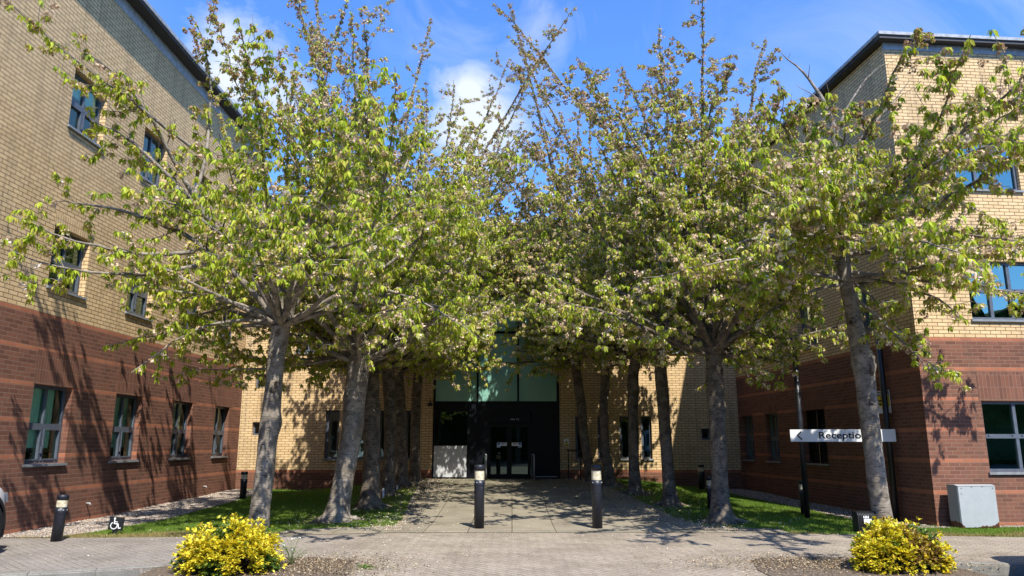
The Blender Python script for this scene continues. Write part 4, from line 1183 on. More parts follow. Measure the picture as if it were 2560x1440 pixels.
# front right tree
tp = px_line([(2213, 1340), (2197, 1230), (2181, 1110), (2166, 990), (2156, 900), (2135, 800), (2118, 720), (2106, 640), (2102, 560), (2092, 440), (2082, 300)], 13.3)
tp[0].z = gz(tp[0].x, tp[0].y)
T2_ = lambda x, y: A(x, y, 13.3)
lim = [
    (T2_(2084, 320), A(1945, 140, 13.4), .045, A(2060, 210, 13.4)), (T2_(2088, 350), A(2190, 130, 13.5), .03, A(2110, 250, 13.4)), (T2_(2092, 430), A(2260, 220, 13.2), .035, A(2160, 330, 13.2)),
    (T2_(2100, 540), A(2525, 125, 8.8), .05, A(2340, 420, 11.5)), (T2_(2103, 580), A(2420, 330, 9.8), .05, A(2260, 440, 12.8)), (T2_(2104, 600), A(2600, 440, 9.4), .055, A(2330, 540, 11.6)),
    (T2_(2106, 610), A(2640, 620, 10.2), .055, A(2340, 560, 12.8)), (T2_(2110, 680), A(2600, 780, 12.5), .04, A(2330, 700, 12.8)), (T2_(2112, 700), A(2440, 790, 12.6), .04, A(2280, 690, 13)),
    (T2_(2120, 730), A(2340, 930, 12.7), .032, A(2240, 830, 12.9)), (T2_(2102, 560), A(1730, 400, 13.2), .055, A(1920, 500, 13.3)), (T2_(2100, 530), A(1850, 330, 12.6), .045, A(1990, 430, 12.9)),
    (T2_(2104, 600), A(1650, 560, 12.7), .055, A(1900, 560, 13)), (T2_(2106, 640), A(1500, 660, 12.4), .05, A(1880, 660, 12.8)), (T2_(2108, 660), A(1780, 720, 12.6), .04, A(1930, 640, 12.9)),
    (T2_(2116, 710), A(1860, 800, 12.7), .032, A(1990, 720, 12.9)), (T2_(2092, 440), A(1900, 250, 13.8), .035), (T2_(2096, 500), (5.4, 16.3, 7.0), .045), (T2_(2104, 600), (4.2, 15.6, 5.8), .045),
    (T2_(2104, 600), (7.0, 10.4, 6.0), .05), (T2_(2104, 620), (5.2, 9.8, 5.2), .045), (T2_(2100, 560), (8.4, 11.2, 7.0), .05), (T2_(2104, 640), (8.8, 12.3, 5.0), .045), (T2_(2096, 480), (6.2, 10.8, 7.8), .045),
    (T2_(2110, 700), (3.8, 12.2, 4.2), .04), (T2_(2110, 700), (7.2, 10.6, 4.2), .035), (T2_(2100, 540), (4.0, 11.2, 7.0), .045), (T2_(2100, 500), (7.2, 13.2, 8.0), .04), (T2_(2110, 690), (7.3, 13.6, 3.6), .03)]
rt = cherry('cherry_tree', tp, [.165, .16, .155, .165, .175, .13, .12, .125, .095, .065, .045], lim + [(T2_(2104, 600), p_, .04) for p_ in ((4.6, 7.9, 5.0), (3.7, 8.6, 4.7), (5.5, 7.6, 5.7), (3.0, 9.6, 4.6), (5.0, 8.9, 5.6), (6.1, 8.8, 6.3), (4.1, 9.6, 5.1), (3.5, 10.6, 5.3), (3.0, 11.6, 4.6))], 23, 'nearest right cherry tree, leaning silver trunk in front of the Reception sign', M_barkA, dens=.66, q0=.32, nleaf=8, group=G1,
       flare=.05, burls=((2.95, -.6, .42, .15), (2.85, 1.9, .25, .12), (2.15, -1.2, .22, .07), (3.7, -.6, .15, .08)), bare=(0, 1, 2), size=1.05, fblossom=.70, shoot=.85, clear=(-8, 30))

for (x, y, r) in ((2170, 922, .085), (2170, 1006, .06), (2128, 805, .05), (2150, 880, .03)): knot(rt, at(x, y, 13.17), r)
rows = [
    ('second tree on the left, thick pale trunk with cracked roots at the paving edge', [(838, 1306), (860, 1200), (880, 1080), (890, 960), (900, 885)], 15.2, [.23, .20, .21, .22, .23], .45, M_barkA, 10.8, [(830, 5), (770, 60), (960, 110), (905, 160), (690, 120), (1000, 140)], (1.9, 1.2)),
    ('third tree on the left, dark trunk between two paler ones', [(925, 1281), (930, 1150), (927, 1020), (925, 915)], 17.2, [.21, .19, .20, .20], .5, M_barkB, 10.6, [(1090, 160), (1060, 200), (940, 150)], (1.6, 0)),
    ('fourth tree on the left, slim brown trunk with a small white stake at its foot', [(968, 1245), (975, 1120), (974, 1000), (970, 895)], 19.2, [.18, .15, .155, .16], .3, M_barkB, 10.6, [(1180, 190), (1225, 200)], None),
    ('fifth tree on the left, slim brown trunk one before the last towards the door', [(1003, 1225), (1003, 1120), (999, 1000), (993, 915)], 20.8, [.19, .17, .17, .16], .35, M_barkB, 10.4, [(1225, 195), (1230, 265)], None),
    ('last tree of the left row, thin knobbly trunk closest to the entrance glass', [(1037, 1210), (1037, 1120), (1041, 1000), (1047, 905)], 21.9, [.16, .14, .14, .13], .3, M_barkB, 9.9, [(1300, 235)], None),
    ('second tree on the right, thick trunk with big spreading roots at the path edge', [(1803, 1306), (1798, 1200), (1795, 1080), (1788, 960), (1783, 865)], 14.9, [.19, .155, .155, .17, .165], .8, M_barkB, 11.0, [(1690, 2), (1500, 5), (1780, 50), (1850, 95), (1560, 150), (1620, 120), (1860, 160), (1730, 180)], (-1.9, 1.0)),
    ('third tree on the right, straight trunk standing between lawn and paving', [(1677, 1268), (1670, 1180), (1662, 1060), (1653, 950), (1648, 850)], 17.5, [.165, .135, .135, .145, .13], .5, M_barkB, 10.6, [(1530, 200), (1470, 285)], None),
    ('fourth tree on the right, upright trunk in front of the narrow dark windows', [(1588, 1245), (1585, 1150), (1583, 1050), (1581, 950), (1592, 880)], 19.3, [.165, .13, .13, .14, .13], .5, M_barkB, 10.2, [(1440, 270), (1400, 330)], None),
    ('fifth tree on the right, dark wavy trunk spreading at its foot', [(1528, 1228), (1514, 1130), (1508, 1030), (1513, 950), (1511, 885)], 20.8, [.165, .12, .12, .13, .12], .5, M_barkB, 10.0, [(1335, 262)], None),
    ('last tree of the right row, thin dark curved trunk beside the bollard and handrail', [(1480, 1208), (1469, 1150), (1458, 1080), (1452, 1000), (1440, 920), (1445, 880)], 22.0, [.15, .14, .135, .14, .13, .12], .3, M_barkB, 9.6, [(1350, 330)], None)]
roots = []
for k, (lab, line, Y, rad, flr, bk, ztop, spires, extra) in enumerate(rows):
    rg = np.random.default_rng(100 + k)
    tp = px_line(line, Y)
    tp[0].z = gz(tp[0].x, tp[0].y)
    top = tp[-1]
    left = k < 5
    reach = 3.9 if k in (0, 5) else (3.3 if k in (1, 6) else 2.7)
    lim = auto_limbs(rg, top, 22 if k in (0, 5) else 19, reach, ztop * (.82 if spires else .93), .05 if k in (0, 5) else .042, zlow=3.9, az0=rg.uniform(0, 6))
    for (x, y) in spires:
        p = A(x, y, Y + rg.uniform(-1.0, 1.0)); lim.append((top, p, .055, (np.array(top) * .5 + np.array(p) * .5) + np.array([rg.uniform(-.3, .3), rg.uniform(-.2, .2), .2])))
    if k == 0: lim.append((at(905, 890, Y), at(1120, 640, Y - .3), .12, at(1000, 800, Y))); lim.append((top, (-6.9, 16.0, 3.3), .04)); lim.append((top, (-6.2, 14.6, 2.9), .035))
    if k == 1: lim.append((top, (-6.2, 17.4, 3.2), .04)); lim.append((top, (-5.8, 18.6, 3.6), .04))
    ctr = {1: [(720, 330), (680, 430), (640, 560), (1120, 330), (1000, 380), (1180, 470)], 2: [(1130, 870), (1180, 330), (1230, 420), (1290, 560)], 3: [(1200, 560), (1270, 640), (1160, 640), (1260, 300), (1180, 440), (1320, 420)], 4: [(1140, 905), (1210, 880), (1270, 910), (1250, 430), (1350, 430), (1230, 600), (1290, 700), (1180, 690), (1330, 560), (1180, 840), (1300, 840), (1330, 270), (1260, 380), (1380, 350), (1340, 480), (1220, 560), (1300, 650), (1240, 720)],
           6: [(1560, 300), (1480, 400), (1560, 480)], 7: [(1490, 860), (1490, 280), (1430, 380), (1400, 500)], 8: [(1350, 480), (1440, 350), (1400, 640), (1330, 560), (1450, 700), (1380, 290), (1440, 420), (1340, 400), (1380, 600)], 9: [(1330, 900), (1390, 920), (1290, 870), (1300, 450), (1400, 440), (1330, 620), (1270, 540), (1400, 700), (1360, 760), (1420, 850), (1350, 820), (1300, 300), (1420, 330), (1350, 420), (1280, 480), (1400, 560), (1330, 680), (1260, 620)], 0: [(1150, 420), (1080, 300), (590, 230), (640, 330), (560, 420)], 5: [(1480, 330), (1520, 480)]}
    for (x, y) in ctr.get(k, []): lim.append((top, A(x, y, Y + rg.uniform(-1.2, .4)), .04))
    if k == 5: lim.append((top, A(1930, 1045, 14.4), .03, A(1850, 880, 14.6))); lim.append((top, A(1990, 900, 14.5), .035)); lim.append((top, (6.4, 15.4, 4.4), .04))
    if k == 6: lim.append((top, (5.6, 17.6, 3.6), .035)); lim.append((top, (6.3, 18.2, 4.4), .035))
    bur = ((d_ := 1.9 + .25 * (k % 4)), -1.2 + .5 * (k % 3), .22, .14), (d_ + .5, -2.2, .16, .1), (d_ - .9, -.6, .10, .08)
    roots.append(0); roots[-1] = cherry('cherry_tree', tp, rad, lim, 40 + k, lab, bk, dens=.72 if Y < 18 else .70, nleaf=8 if Y < 18 else 7, group=G1, flare=flr, burls=bur, tsides=18, size=.92 if Y < 18 else .95, fblossom=.72 if k > 4 else .48, shoot=1.0, low=2.75 if k in (4, 9) else (3.2 if k in (2, 3, 7, 8) else 2.6))
print('SPURS', cherry.count)

# ------------------------------------------------------------------ yellow shrubs
def shrub(x, y, rx, ry, h, seed, label, brown=0.0):
    rg = np.random.default_rng(seed)
    root = empty('shrub', (x, y, 0))
    TBs = Tubes(); SP = []; O = []
    for k in range(330):
        az = rg.uniform(0, 2 * np.pi); el = math.asin(rg.uniform(0.0, 1)); q = 1 + .10 * math.sin(3 * az + seed) + .09 * math.sin(5 * az + 2) * math.cos(4 * el) + rg.normal(0, .07)
        tip = np.array([rx * q * math.cos(az) * math.cos(el), ry * q * math.sin(az) * math.cos(el), h * q * math.sin(el) * .96 + .04])
        b = np.array([rx * .18 * math.cos(az), ry * .18 * math.sin(az), 0.0])
        pl = bezier(b, b * .4 + tip * .55 + np.array([0, 0, .06]), tip, 8)
        TBs.add(pl, np.linspace(.007, .0025, 8), 4)
        n = 9
        t = rg.uniform(.50, 1.0, n) ** .6; t[0] = 1
        pp = np.stack([np.interp(t, np.linspace(0, 1, 8), pl[:, j]) for j in range(3)], 1) + rg.normal(0, .035, (n, 3))
        SP.append(pp); O.append(np.repeat(nrm(tip)[None], n, 0))
    V, F = TBs.arrays(); np_mesh('stems', V, F, M_barkB, root, smooth=True)
    S = np.concatenate(SP); Oo = np.concatenate(O); keep = S[:, 2] > .02; S = S[keep]; Oo = Oo[keep]
    V, F, c = leaf_mesh(S, 6, rg, .035, .062, .27, [(.76, .62, .045), (.68, .60, .05), (.80, .66, .06), (.50, .52, .05), (.60, .44, .05)], down=(-.6, .5), out=Oo, curl=.05)
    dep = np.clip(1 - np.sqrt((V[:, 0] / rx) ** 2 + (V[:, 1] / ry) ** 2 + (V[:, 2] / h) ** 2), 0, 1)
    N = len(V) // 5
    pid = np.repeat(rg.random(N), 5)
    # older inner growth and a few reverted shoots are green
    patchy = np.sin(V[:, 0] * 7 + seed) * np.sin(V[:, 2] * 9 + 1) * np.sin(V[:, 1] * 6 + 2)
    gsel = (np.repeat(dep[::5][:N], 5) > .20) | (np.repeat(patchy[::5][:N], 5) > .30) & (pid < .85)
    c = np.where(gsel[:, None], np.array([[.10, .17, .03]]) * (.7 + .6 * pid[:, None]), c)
    if brown:
        bs = ((np.repeat(V[::5, 0][:N], 5) > -.05 * rx) & (np.repeat(V[::5, 2][:N], 5) > h * .25) & (pid < brown) & (np.repeat((V[::5, 0] + V[::5, 2] * .8)[:N], 5) < rx * 1.1))
        c = np.where(bs[:, None], np.array([[.42, .27, .10]]) * (.5 + .8 * pid[:, None]), c)
    np_mesh('leaves', V, F, M_shrub, root, c)
    tag(root, label, 'shrub', 'yellow shrubs in the front beds')
    return root
shrub(-3.36, 9.35, .56, .50, .50, 5, 'bright yellow leafy shrub in front of the nearest left tree trunk')
shrub(4.66, 9.45, .50, .47, .48, 9, 'yellow shrub with a browned right side in front of the leaning right trunk', brown=.62)

# ------------------------------------------------------------------ grass, pebbles, litter
def in_poly(x, y, poly):
    c = np.zeros(len(x), bool); j = len(poly) - 1
    for i in range(len(poly)):
        xi, yi = poly[i]; xj, yj = poly[j]
        c ^= ((yi > y) != (yj > y)) & (x < (xj - xi) * (y - yi) / (yj - yi + 1e-12) + xi); j = i
    return c
LG = [(-8.42, 12.5), (-7.45, 12.6), (-7.15, 13.2), (-6.95, 15.2), (-6.95, 18.5), (-7.1, 21.6), (-7.15, 22.95), (-8.3, 22.9)]
RGV = [(7.78, 14.25), (7.25, 14.1), (6.85, 15.5), (6.5, 18), (6.0, 21.5), (5.7, 23.4), (6.93, 23.6)]
RMG = [(7.3, 14.1), (7.82, 14.18), (15.5, 14.86), (15.5, 14.5), (7.3, 13.86)]
bare_spots = [(-3.5, 15.2, .9), (-3.25, 17.2, .75), (-3.1, 19.2, .7), (-3.0, 20.8, .9), (-2.85, 22, 1.0), (4.0, 14.9, .8), (3.6, 17.5, .6), (3.1, 19.3, .65), (2.75, 20.8, .8), (2.3, 22, .9)]
gzv = np.vectorize(gz)
def grass(n, x0, x1, y0, y1, seed, h, name, label):
    rg = np.random.default_rng(seed)
    x = rg.uniform(x0, x1, n); y = rg.uniform(y0, y1, n)
    k = in_poly(x, y, LAWN) & ~in_poly(x, y, PATH) & ~in_poly(x, y, LG) & ~in_poly(x, y, RGV) & ~in_poly(x, y, RMG) & ~in_poly(x, y, PAV)
    for (a, b, r0) in bare_spots: k &= ((x - a) ** 2 + (y - b) ** 2 > r0 ** 2 * rg.uniform(.3, 1.1, n))
    x, y = x[k], y[k]; n = len(x); z = gzv(x, y) - .008
    az = rg.uniform(0, 2 * np.pi, n); H = rg.uniform(.5, 1.15, n) * h; w = rg.uniform(.003, .006, n)
    lean = rg.uniform(.1, .7, n) * H; la = rg.uniform(0, 2 * np.pi, n)
    B = np.stack([x, y, z], 1); s = np.stack([np.cos(az) * w, np.sin(az) * w, np.zeros(n)], 1)
    T = B + np.stack([np.cos(la) * lean, np.sin(la) * lean, H], 1)
    V = np.stack([B - s, B + s, T], 1).reshape(-1, 3)
    dry = ((y < 13.12 + .22 * np.sin(x * 3) + rg.normal(0, .1, n)))
    fld = np.sin(x * 1.1 + 1) * np.sin(y * .9) * .5 + .5
    g = np.array([[.115, .200, .028]]) * (.75 + .5 * rg.random((n, 1))) + np.array([[.06, .06, .005]]) * fld[:, None]
    g = np.where(dry[:, None], np.array([[.34, .27, .11]]) * (.6 + .6 * rg.random((n, 1))), g)
    o = np_mesh(name, V, np.arange(3 * n).reshape(-1, 3), M_grass, None, np.repeat(g, 3, 0))
    return tag(o, label, 'grass', kind='stuff')
grass(230000, -8.0, -2.0, 12.4, 23.3, 1, .05, 'grass', 'short mown grass on the left lawn between gravel and path')
grass(230000, 2.0, 8.0, 12.4, 23.3, 2, .05, 'grass', 'short mown grass on the right lawn under the trees')
grass(90000, 7.2, 16, 12.2, 14.8, 3, .05, 'grass', 'strip of short grass under the right building front')

def stones(poly, n, seed, name, label):
    rg = np.random.default_rng(seed); P = np.array(poly)
    x = rg.uniform(P[:, 0].min(), P[:, 0].max(), n); y = rg.uniform(P[:, 1].min(), P[:, 1].max(), n)
    k = in_poly(x, y, poly); x, y = x[k], y[k]; n = len(x)
    z = gzv(x, y) + .012
    s = rg.uniform(.010, .026, n)
    O = np.array([[1, 0, 0], [-.9, .1, 0], [0, 1, .1], [.1, -1, 0], [0, 0, .6], [0, 0, -.6]])
    az = rg.uniform(0, 6.28, n); ca, sa = np.cos(az), np.sin(az)
    Vv = O[None] * s[:, None, None] * rg.uniform(.6, 1.3, (n, 6, 1)); X_ = Vv[..., 0] * ca[:, None] - Vv[..., 1] * sa[:, None]; Y_ = Vv[..., 0] * sa[:, None] + Vv[..., 1] * ca[:, None]
    V = np.stack([X_ + x[:, None], Y_ + y[:, None], Vv[..., 2] + z[:, None]], 2).reshape(-1, 3)
    f = np.array([[0, 2, 4], [2, 1, 4], [1, 3, 4], [3, 0, 4], [2, 0, 5], [1, 2, 5], [3, 1, 5], [0, 3, 5]])
    F = (np.arange(n)[:, None, None] * 6 + f[None]).reshape(-1, 3)
    pal = np.array([[.36, .31, .25], [.28, .22, .17], [.20, .17, .15], [.48, .44, .38], [.33, .24, .17]])
    c = pal[rg.integers(0, 5, n)] * rg.uniform(.7, 1.15, (n, 1))
    o = np_mesh(name, V, F, M_litter, None, np.repeat(c, 6, 0)); return tag(o, label, 'pebbles', kind='stuff')
stones(LG, 30000, 4, 'pebbles', 'loose pebbles in the gravel strip along the left wall')
stones(RGV, 16000, 5, 'pebbles', 'loose pebbles in the shaded gravel along the right side wall')
stones(RMG, 9000, 6, 'pebbles', 'loose pebbles at the foot of the right building front')

def litter(n, sampler, seed, pal, smin, smax, name, label, lift=.02, cat='fallen petals'):
    rg = np.random.default_rng(seed); x, y = sampler(rg, n); n = len(x)
    z = gzv(x, y) + lift + rg.uniform(0, .012, n)
    Cn = np.stack([x, y, z], 1); s = rg.uniform(smin, smax, (n, 1))
    A_ = nrm(np.stack([rg.normal(0, 1, n), rg.normal(0, 1, n), rg.normal(0, .3, n)], 1)); U = nrm(np.stack([rg.normal(0, .4, n), rg.normal(0, .4, n), np.ones(n)], 1)); B_ = nrm(np.cross(A_, U))
    V = np.stack([Cn - A_ * s, Cn - B_ * s * .6, Cn + A_ * s, Cn + B_ * s * .6], 1).reshape(-1, 3)
    pal = np.array(pal); c = pal[rg.integers(0, len(pal), n)] * rg.uniform(.75, 1.15, (n, 1))
    o = np_mesh(name, V, np.arange(4 * n).reshape(-1, 4), M_litter, None, np.repeat(c, 4, 0)); return tag(o, label, cat, kind='stuff')
PETAL = [(.62, .52, .40), (.45, .33, .20), (.72, .64, .54), (.34, .22, .12)]
def near_trunks(rg, n):
    k = rg.integers(0, len(bare_spots), n); b = np.array(bare_spots)[k]
    return b[:, 0] + rg.normal(0, .75, n), np.minimum(b[:, 1] + rg.normal(0, .8, n), 23.2)
def path_edges(rg, n):
    y = rg.uniform(13.4, 23.2, n); l = rg.random(n) < .5
    xl = -2.25 - .035 * (y - 14) + rg.normal(0, .28, n); xr = np.interp(y, [13.4, 15, 17, 19, 21, 23.3], [3.9, 3.35, 3.15, 2.85, 2.5, 2.2]) + rg.normal(0, .28, n)
    return np.where(l, xl, xr), y
def everywhere(rg, n): return rg.uniform(-7, 6.5, n), rg.uniform(10.2, 23, n)
litter(9000, near_trunks, 7, PETAL + [(.10, .07, .04)] * 3, .009, .02, 'fallen_petals', 'brown and cream fallen blossom round the tree feet')
litter(6500, path_edges, 8, PETAL, .008, .017, 'fallen_petals', 'pale fallen blossom gathered along the path edges', .024)
litter(3500, everywhere, 9, PETAL, .007, .014, 'fallen_petals', 'single petals scattered over lawn and paving', .024)
def beds(rg, n):
    l = rg.random(n) < .5
    return np.where(l, rg.normal(-2.5, .6, n), rg.normal(3.9, .85, n)), np.where(l, rg.normal(9.7, .45, n), rg.normal(9.85, .38, n))
litter(11000, beds, 10, [(.26, .18, .10), (.14, .10, .06), (.38, .29, .18), (.09, .065, .04), (.46, .38, .26)], .007, .017, 'leaf_litter', 'dry brown leaf litter on the front planting beds', .022, 'leaf litter')

# small weeds
def weed(x, y, h, r_w, seed, label, flowers=0, cat='weed'):
    rg = np.random.default_rng(seed); root = empty('weed', (x, y, 0))
    n = 26; az = rg.uniform(0, 6.28, n); rr = rg.uniform(.2, 1, n) * r_w; P = np.zeros((n, 3)); P[:, 2] = .02
    T = Tubes(); tips = []
    for k in range(n):
        e = np.array([math.cos(az[k]) * rr[k], math.sin(az[k]) * rr[k], h * rg.uniform(.35, 1)]); pl = bezier(P[k], e * np.array([.4, .4, .8]), e, 5); T.add(pl, np.linspace(.0022, .0012, 5), 3); tips.append(pl[2:]) 
    V, F = T.arrays(); np_mesh('stems', V, F, M_grass, root, np.tile(np.array([[.12, .18, .05]]), (len(V), 1)))
    V, F, c = leaf_mesh(np.concatenate(tips), 2, rg, .02, .05, .16, [(.09, .19, .03), (.14, .22, .05)], down=(-.5, .6)); np_mesh('leaves', V, F, M_grass, root, c)
    if flowers:
        tp_ = np.array([t[-1] for t in tips])[:flowers]; V, F, c = blossom_mesh(tp_ + np.array([0, 0, .012]), 14, rg, np.tile(np.array([[.8, .8, .76]]), (flowers, 1)), .014, .008); np_mesh('flowers', V, F, M_blos, root, c)
    return tag(root, label, cat)
weed(-1.78, 9.55, .045, .12, 1, 'low green weed growing in a joint of the block paving', 0)
weed(-2.75, 9.75, .34, .30, 2, 'wispy weed with small white flower heads right of the left yellow shrub', 6)

# little tree-label stakes
for (x, y, h, lab) in ((958, 1248, .24, 'tiny white marker stake in the grass at the foot of the fourth left tree'), (993, 1230, .13, 'tiny pale marker standing between the two slim left trunks near the door')):
    p = at(x, y, 18.6 if h > .2 else 20.0)
    m = MB(); zz = gz(p.x, p.y); m.box(p.x - .022, p.x + .022, p.y - .008, p.y + .008, zz - .02, zz + h); m.box(p.x - .012, p.x + .012, p.y - .012, p.y - .0085, zz + h * .5, zz + h * .62); m.box(p.x - .012, p.x + .012, p.y - .012, p.y - .0085, zz + h * .78, zz + h * .88)
    tag(m.build('marker_stake', M_white), lab, 'stake')

# ------------------------------------------------------------------ cars
M = Mat('car_paint_white', (.72, .73, .73), .28, .5); M.b.inputs['Coat Weight'].default_value = .6; M_cw = M.m
M = Mat('car_paint_dark', (.03, .035, .045), .28, .5); M.b.inputs['Coat Weight'].default_value = .6; M_cd = M.m
M_plastic = Mat('car_black_plastic', (.015, .015, .016), .6, .3).m
M_rub = Mat('tyre_rubber', (.018, .018, .019), .8, .2).m
M_carglass = Mat('car_glass', (.012, .016, .018), .05, .6).m
M_hl = Mat('headlight_glass', (.45, .47, .48), .1, .6).m
M_rl = Mat('rear_light_red', (.25, .01, .01), .2, .5).m
def car(loc, rz, paint, label):
    """nose towards local +x"""
    root = empty('parked_car', loc, rz)
    st = [(-2.16, .50, .86, .86, .62), (-2.12, .34, 1.02, 1.05, .80), (-1.95, .30, 1.06, 1.36, .87), (-1.55, .28, 1.06, 1.56, .90), (-.7, .26, 1.04, 1.62, .915), (.1, .26, 1.02, 1.61, .92),
          (.55, .26, 1.01, 1.50, .92), (1.02, .26, 1.00, 1.16, .915), (1.18, .27, 1.0, 1.035, .91), (1.65, .28, .95, .97, .895), (1.98, .30, .86, .88, .83), (2.12, .34, .76, .77, .74), (2.20, .42, .62, .62, .58)]
    ring = []
    for (x, zb, zt, zr, w) in st:
        cab = max(0, zr - zt)
        wr = w - .03 - .26 * min(1, cab / .5)
        half = [(0, zb), (w * .80, zb), (w * .97, zb + .07), (w, zb + (zt - zb) * .45), (w * .985, zb + (zt - zb) * .8), (w * .95, zt - .015), (wr if cab > .08 else w * .80, zr - .02 if cab > .08 else zr), (wr * .55 if cab > .08 else w * .4, zr + .02), (0, zr + .03)]
        ring.append([Vector((x, -y, z)) for y, z in half] + [Vector((x, y, z)) for y, z in half[-2:0:-1]])
    m = MB(); n = len(ring[0])
    for r in ring: m.v += [tuple(p) for p in r]
    for k in range(len(ring) - 1):
        for j in range(n):
            m.f.append((k * n + j, k * n + (j + 1) % n, (k + 1) * n + (j + 1) % n, (k + 1) * n + j)); m.uv.append(((0, 0),) * 4); m.sm.append(True)
    m.f.append(tuple(range(n))[::-1]); m.uv.append(((0, 0),) * n); m.sm.append(True)
    m.f.append(tuple((len(ring) - 1) * n + j for j in range(n))); m.uv.append(((0, 0),) * n); m.sm.append(True)
    body = m.build('body', paint, root)
    sb = body.modifiers.new('s', 'SUBSURF'); sb.levels = 2; sb.render_levels = 2
    for s_ in (-1, 1):      # side glass, sits just proud of the cabin
        for (xa, xb, xc, xd) in ((-1.45, -.62, -.62, -1.30), (-.55, .62, .40, -.55)):
            q = MB(); q.poly([(xa, s_ * .885, 1.075), (xb, s_ * .895, 1.065), (xc, s_ * .735, 1.44), (xd, s_ * .73, 1.45)]); q.build('side_window', M_carglass, root)
    q = MB(); q.poly([(1.10, -.74, 1.095), (1.10, .74, 1.095), (.58, .60, 1.475), (.58, -.60, 1.475)]); q.build('windscreen', M_carglass, root)
    q = MB(); q.poly([(-2.07, .70, 1.10), (-2.07, -.70, 1.10), (-1.80, -.58, 1.46), (-1.80, .58, 1.46)]); q.build('rear_window', M_carglass, root)
    for x in (-1.33, 1.36):
        for s_ in (-1, 1):
            T = Matrix.Translation((x, s_ * .80, .345)) @ Matrix.Rotation(R(90) * -s_, 4, 'X')
            w = MB(); w.lathe([(.19, .115), (.22, .125), (.30, .125), (.335, .10), (.345, .04), (.345, -.10), (.2, -.11)], 28, T); wh = w.build('tyre', M_rub, root)
            w = MB(); w.lathe([(.20, .105), (.185, .07), (.18, -.05)], 24, T)
            for k in range(5):
                a = k * 2 * math.pi / 5
                w.box(-.022, .022, .03, .195, .075, .1, T @ Matrix.Rotation(a, 4, 'Z'))
            w.lathe([(0, .11), (.04, .11), (.05, .08)], 14, T); w.build('rim', M_gal, wh)
            w = MB(); T2 = Matrix.Translation((x, s_ * .86, .37)) @ Matrix.Rotation(R(90) * -s_, 4, 'X')
            # arch trim and the dark hollow behind the wheel
            ra = [(.385 * math.cos(R(t)), .385 * math.sin(R(t))) for t in range(-20, 201, 10)]; rb = [(.445 * math.cos(R(t)), .445 * math.sin(R(t))) for t in range(-20, 201, 10)]
            for k in range(len(ra) - 1):
                w.quad(*[(x + p[0], s_ * yy, .36 + p[1]) for p, yy in ((ra[k], .945), (ra[k + 1], .945), (rb[k + 1], .935), (rb[k], .935))])
                w.quad(*[(x + p[0], s_ * yy, .36 + p[1]) for p, yy in ((ra[k], .945), (ra[k + 1], .945), (ra[k + 1], .86), (ra[k], .86))])
                w.quad(*[(x + p[0], s_ * yy, .36 + p[1]) for p, yy in ((rb[k], .935), (rb[k + 1], .935), (rb[k + 1], .80), (rb[k], .80))])
            w.poly([(x + p[0], s_ * .915, .36 + p[1]) for p in ra]); w.build('wheel_arch', M_plastic, root)
            for o in (wh,): o.location.y += s_ * .055
    for s_ in (-1, 1):
        q = MB(); q.prism([(2.02, s_ * .80, .66), (2.16, s_ * .52, .64), (2.10, s_ * .50, .77), (1.90, s_ * .84, .80)], .03, (.6, s_ * .55, .1)); q.build('headlight', M_hl, root)
        q = MB(); q.prism([(-2.06, s_ * .84, .80), (-2.13, s_ * .6, .80), (-2.12, s_ * .6, 1.0), (-2.02, s_ * .84, 1.02)], .03, (-.8, s_ * .4, 0)); q.build('rear_light', M_rl, root)
        q = MB(); q.box(.72, .86, *sorted((s_ * .90, s_ * 1.0)), .99, 1.12); q.build('mirror', paint, root)
    q = MB(); q.box(2.13, 2.19, -.5, .5, .36, .52); q.box(-2.17, -2.12, -.6, .6, .34, .44); q.build('bumper_grille', M_plastic, root)
    return tag(root, label, 'car')
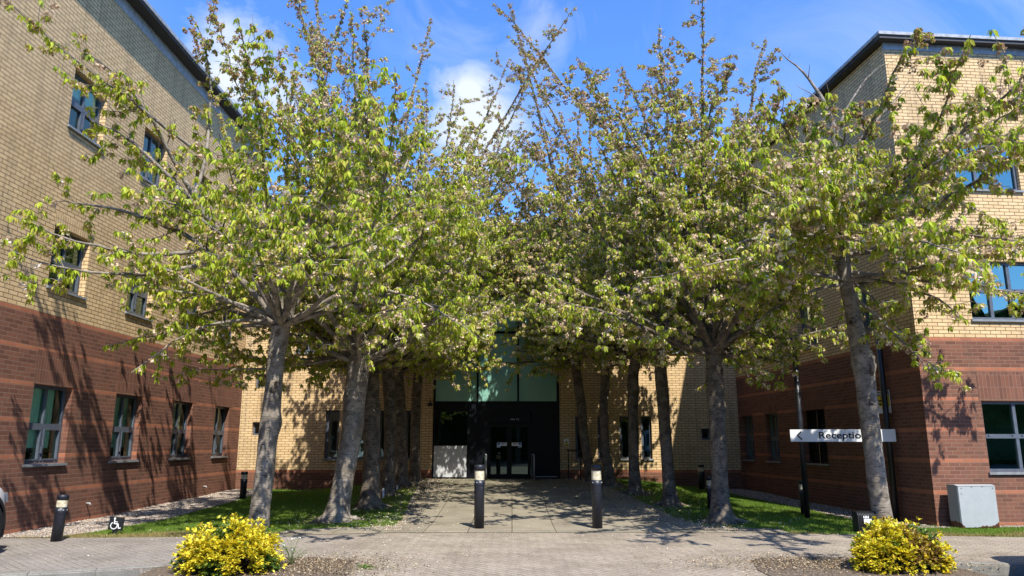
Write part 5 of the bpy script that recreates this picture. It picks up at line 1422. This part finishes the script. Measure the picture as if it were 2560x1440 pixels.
car((-7.78, 8.95, 0.01), R(90 + 8), M_cw, 'white car at the very left edge, only its wheel arch and front corner showing')
cr = car((7.42, 7.78, -.12), R(90 - 2), M_cd, 'tall dark car just outside the right edge that throws its shadow on the footpath'); cr.scale = (1, 1, 1.4)

# trees across the car park, seen only as reflections in the glass
roots = roots[1:4]
for k, (x, y, rz, sc_) in enumerate(((-7, -13, .5, 1.05), (0.5, -15, 2.1, 1.15), (7, -13.5, 3.7, 1.0), (14, -15, 5.0, 1.15), (21, -12, 1.2, 1.1))):
    c = copy_tree(roots[k % len(roots)])
    c.location = (x, y, -.1); c.rotation_euler = (0, 0, rz); c.scale = (sc_,) * 3
    tag(c, 'green tree across the car park, mirrored in the window glass', 'tree', 'trees across the car park')

# unseen dark tree belt, added so the windows mirror less bright sky
rg = np.random.default_rng(77)
nx, nz = 120, 16
xs = np.linspace(-60, 60, nx); V = []
for j in range(nz):
    for i in range(nx):
        h = 14 + 2.2 * math.sin(xs[i] * .35) + 1.1 * math.sin(xs[i] * .9 + 1)
        V.append((xs[i] + rg.normal(0, .2), -24 + .7 * math.sin(j * 1.3 + i * .7) + rg.normal(0, .35) - (1.5 * (j / nz) ** 3), -.2 + h * j / (nz - 1)))
F = [(j * nx + i, j * nx + i + 1, (j + 1) * nx + i + 1, (j + 1) * nx + i) for j in range(nz - 1) for i in range(nx - 1)]
M = Mat('backdrop_green', (.04, .07, .015), .9, .1); oc = M.coord('Object')
M.color(M.ramp(M.noise(oc, 2.5, 6, .7), [(.35, (.012, .022, .006)), (.6, (.06, .10, .02)), (.75, (.12, .17, .04))])); M.bump(M.noise(oc, 4, 5, .7), 1, .4)
V2 = [(x, y - 3, z) for x, y, z in V]
Fa = F + [tuple(q + len(V) for q in f[::-1]) for f in F] + [((nz - 1) * nx + i, (nz - 1) * nx + i + 1, (nz - 1) * nx + i + 1 + len(V), (nz - 1) * nx + i + len(V)) for i in range(nx - 1)]
tag(np_mesh('backdrop', V + V2, Fa, M.m), 'unseen dark tree backdrop added beyond the car park for the window reflections', 'backdrop')
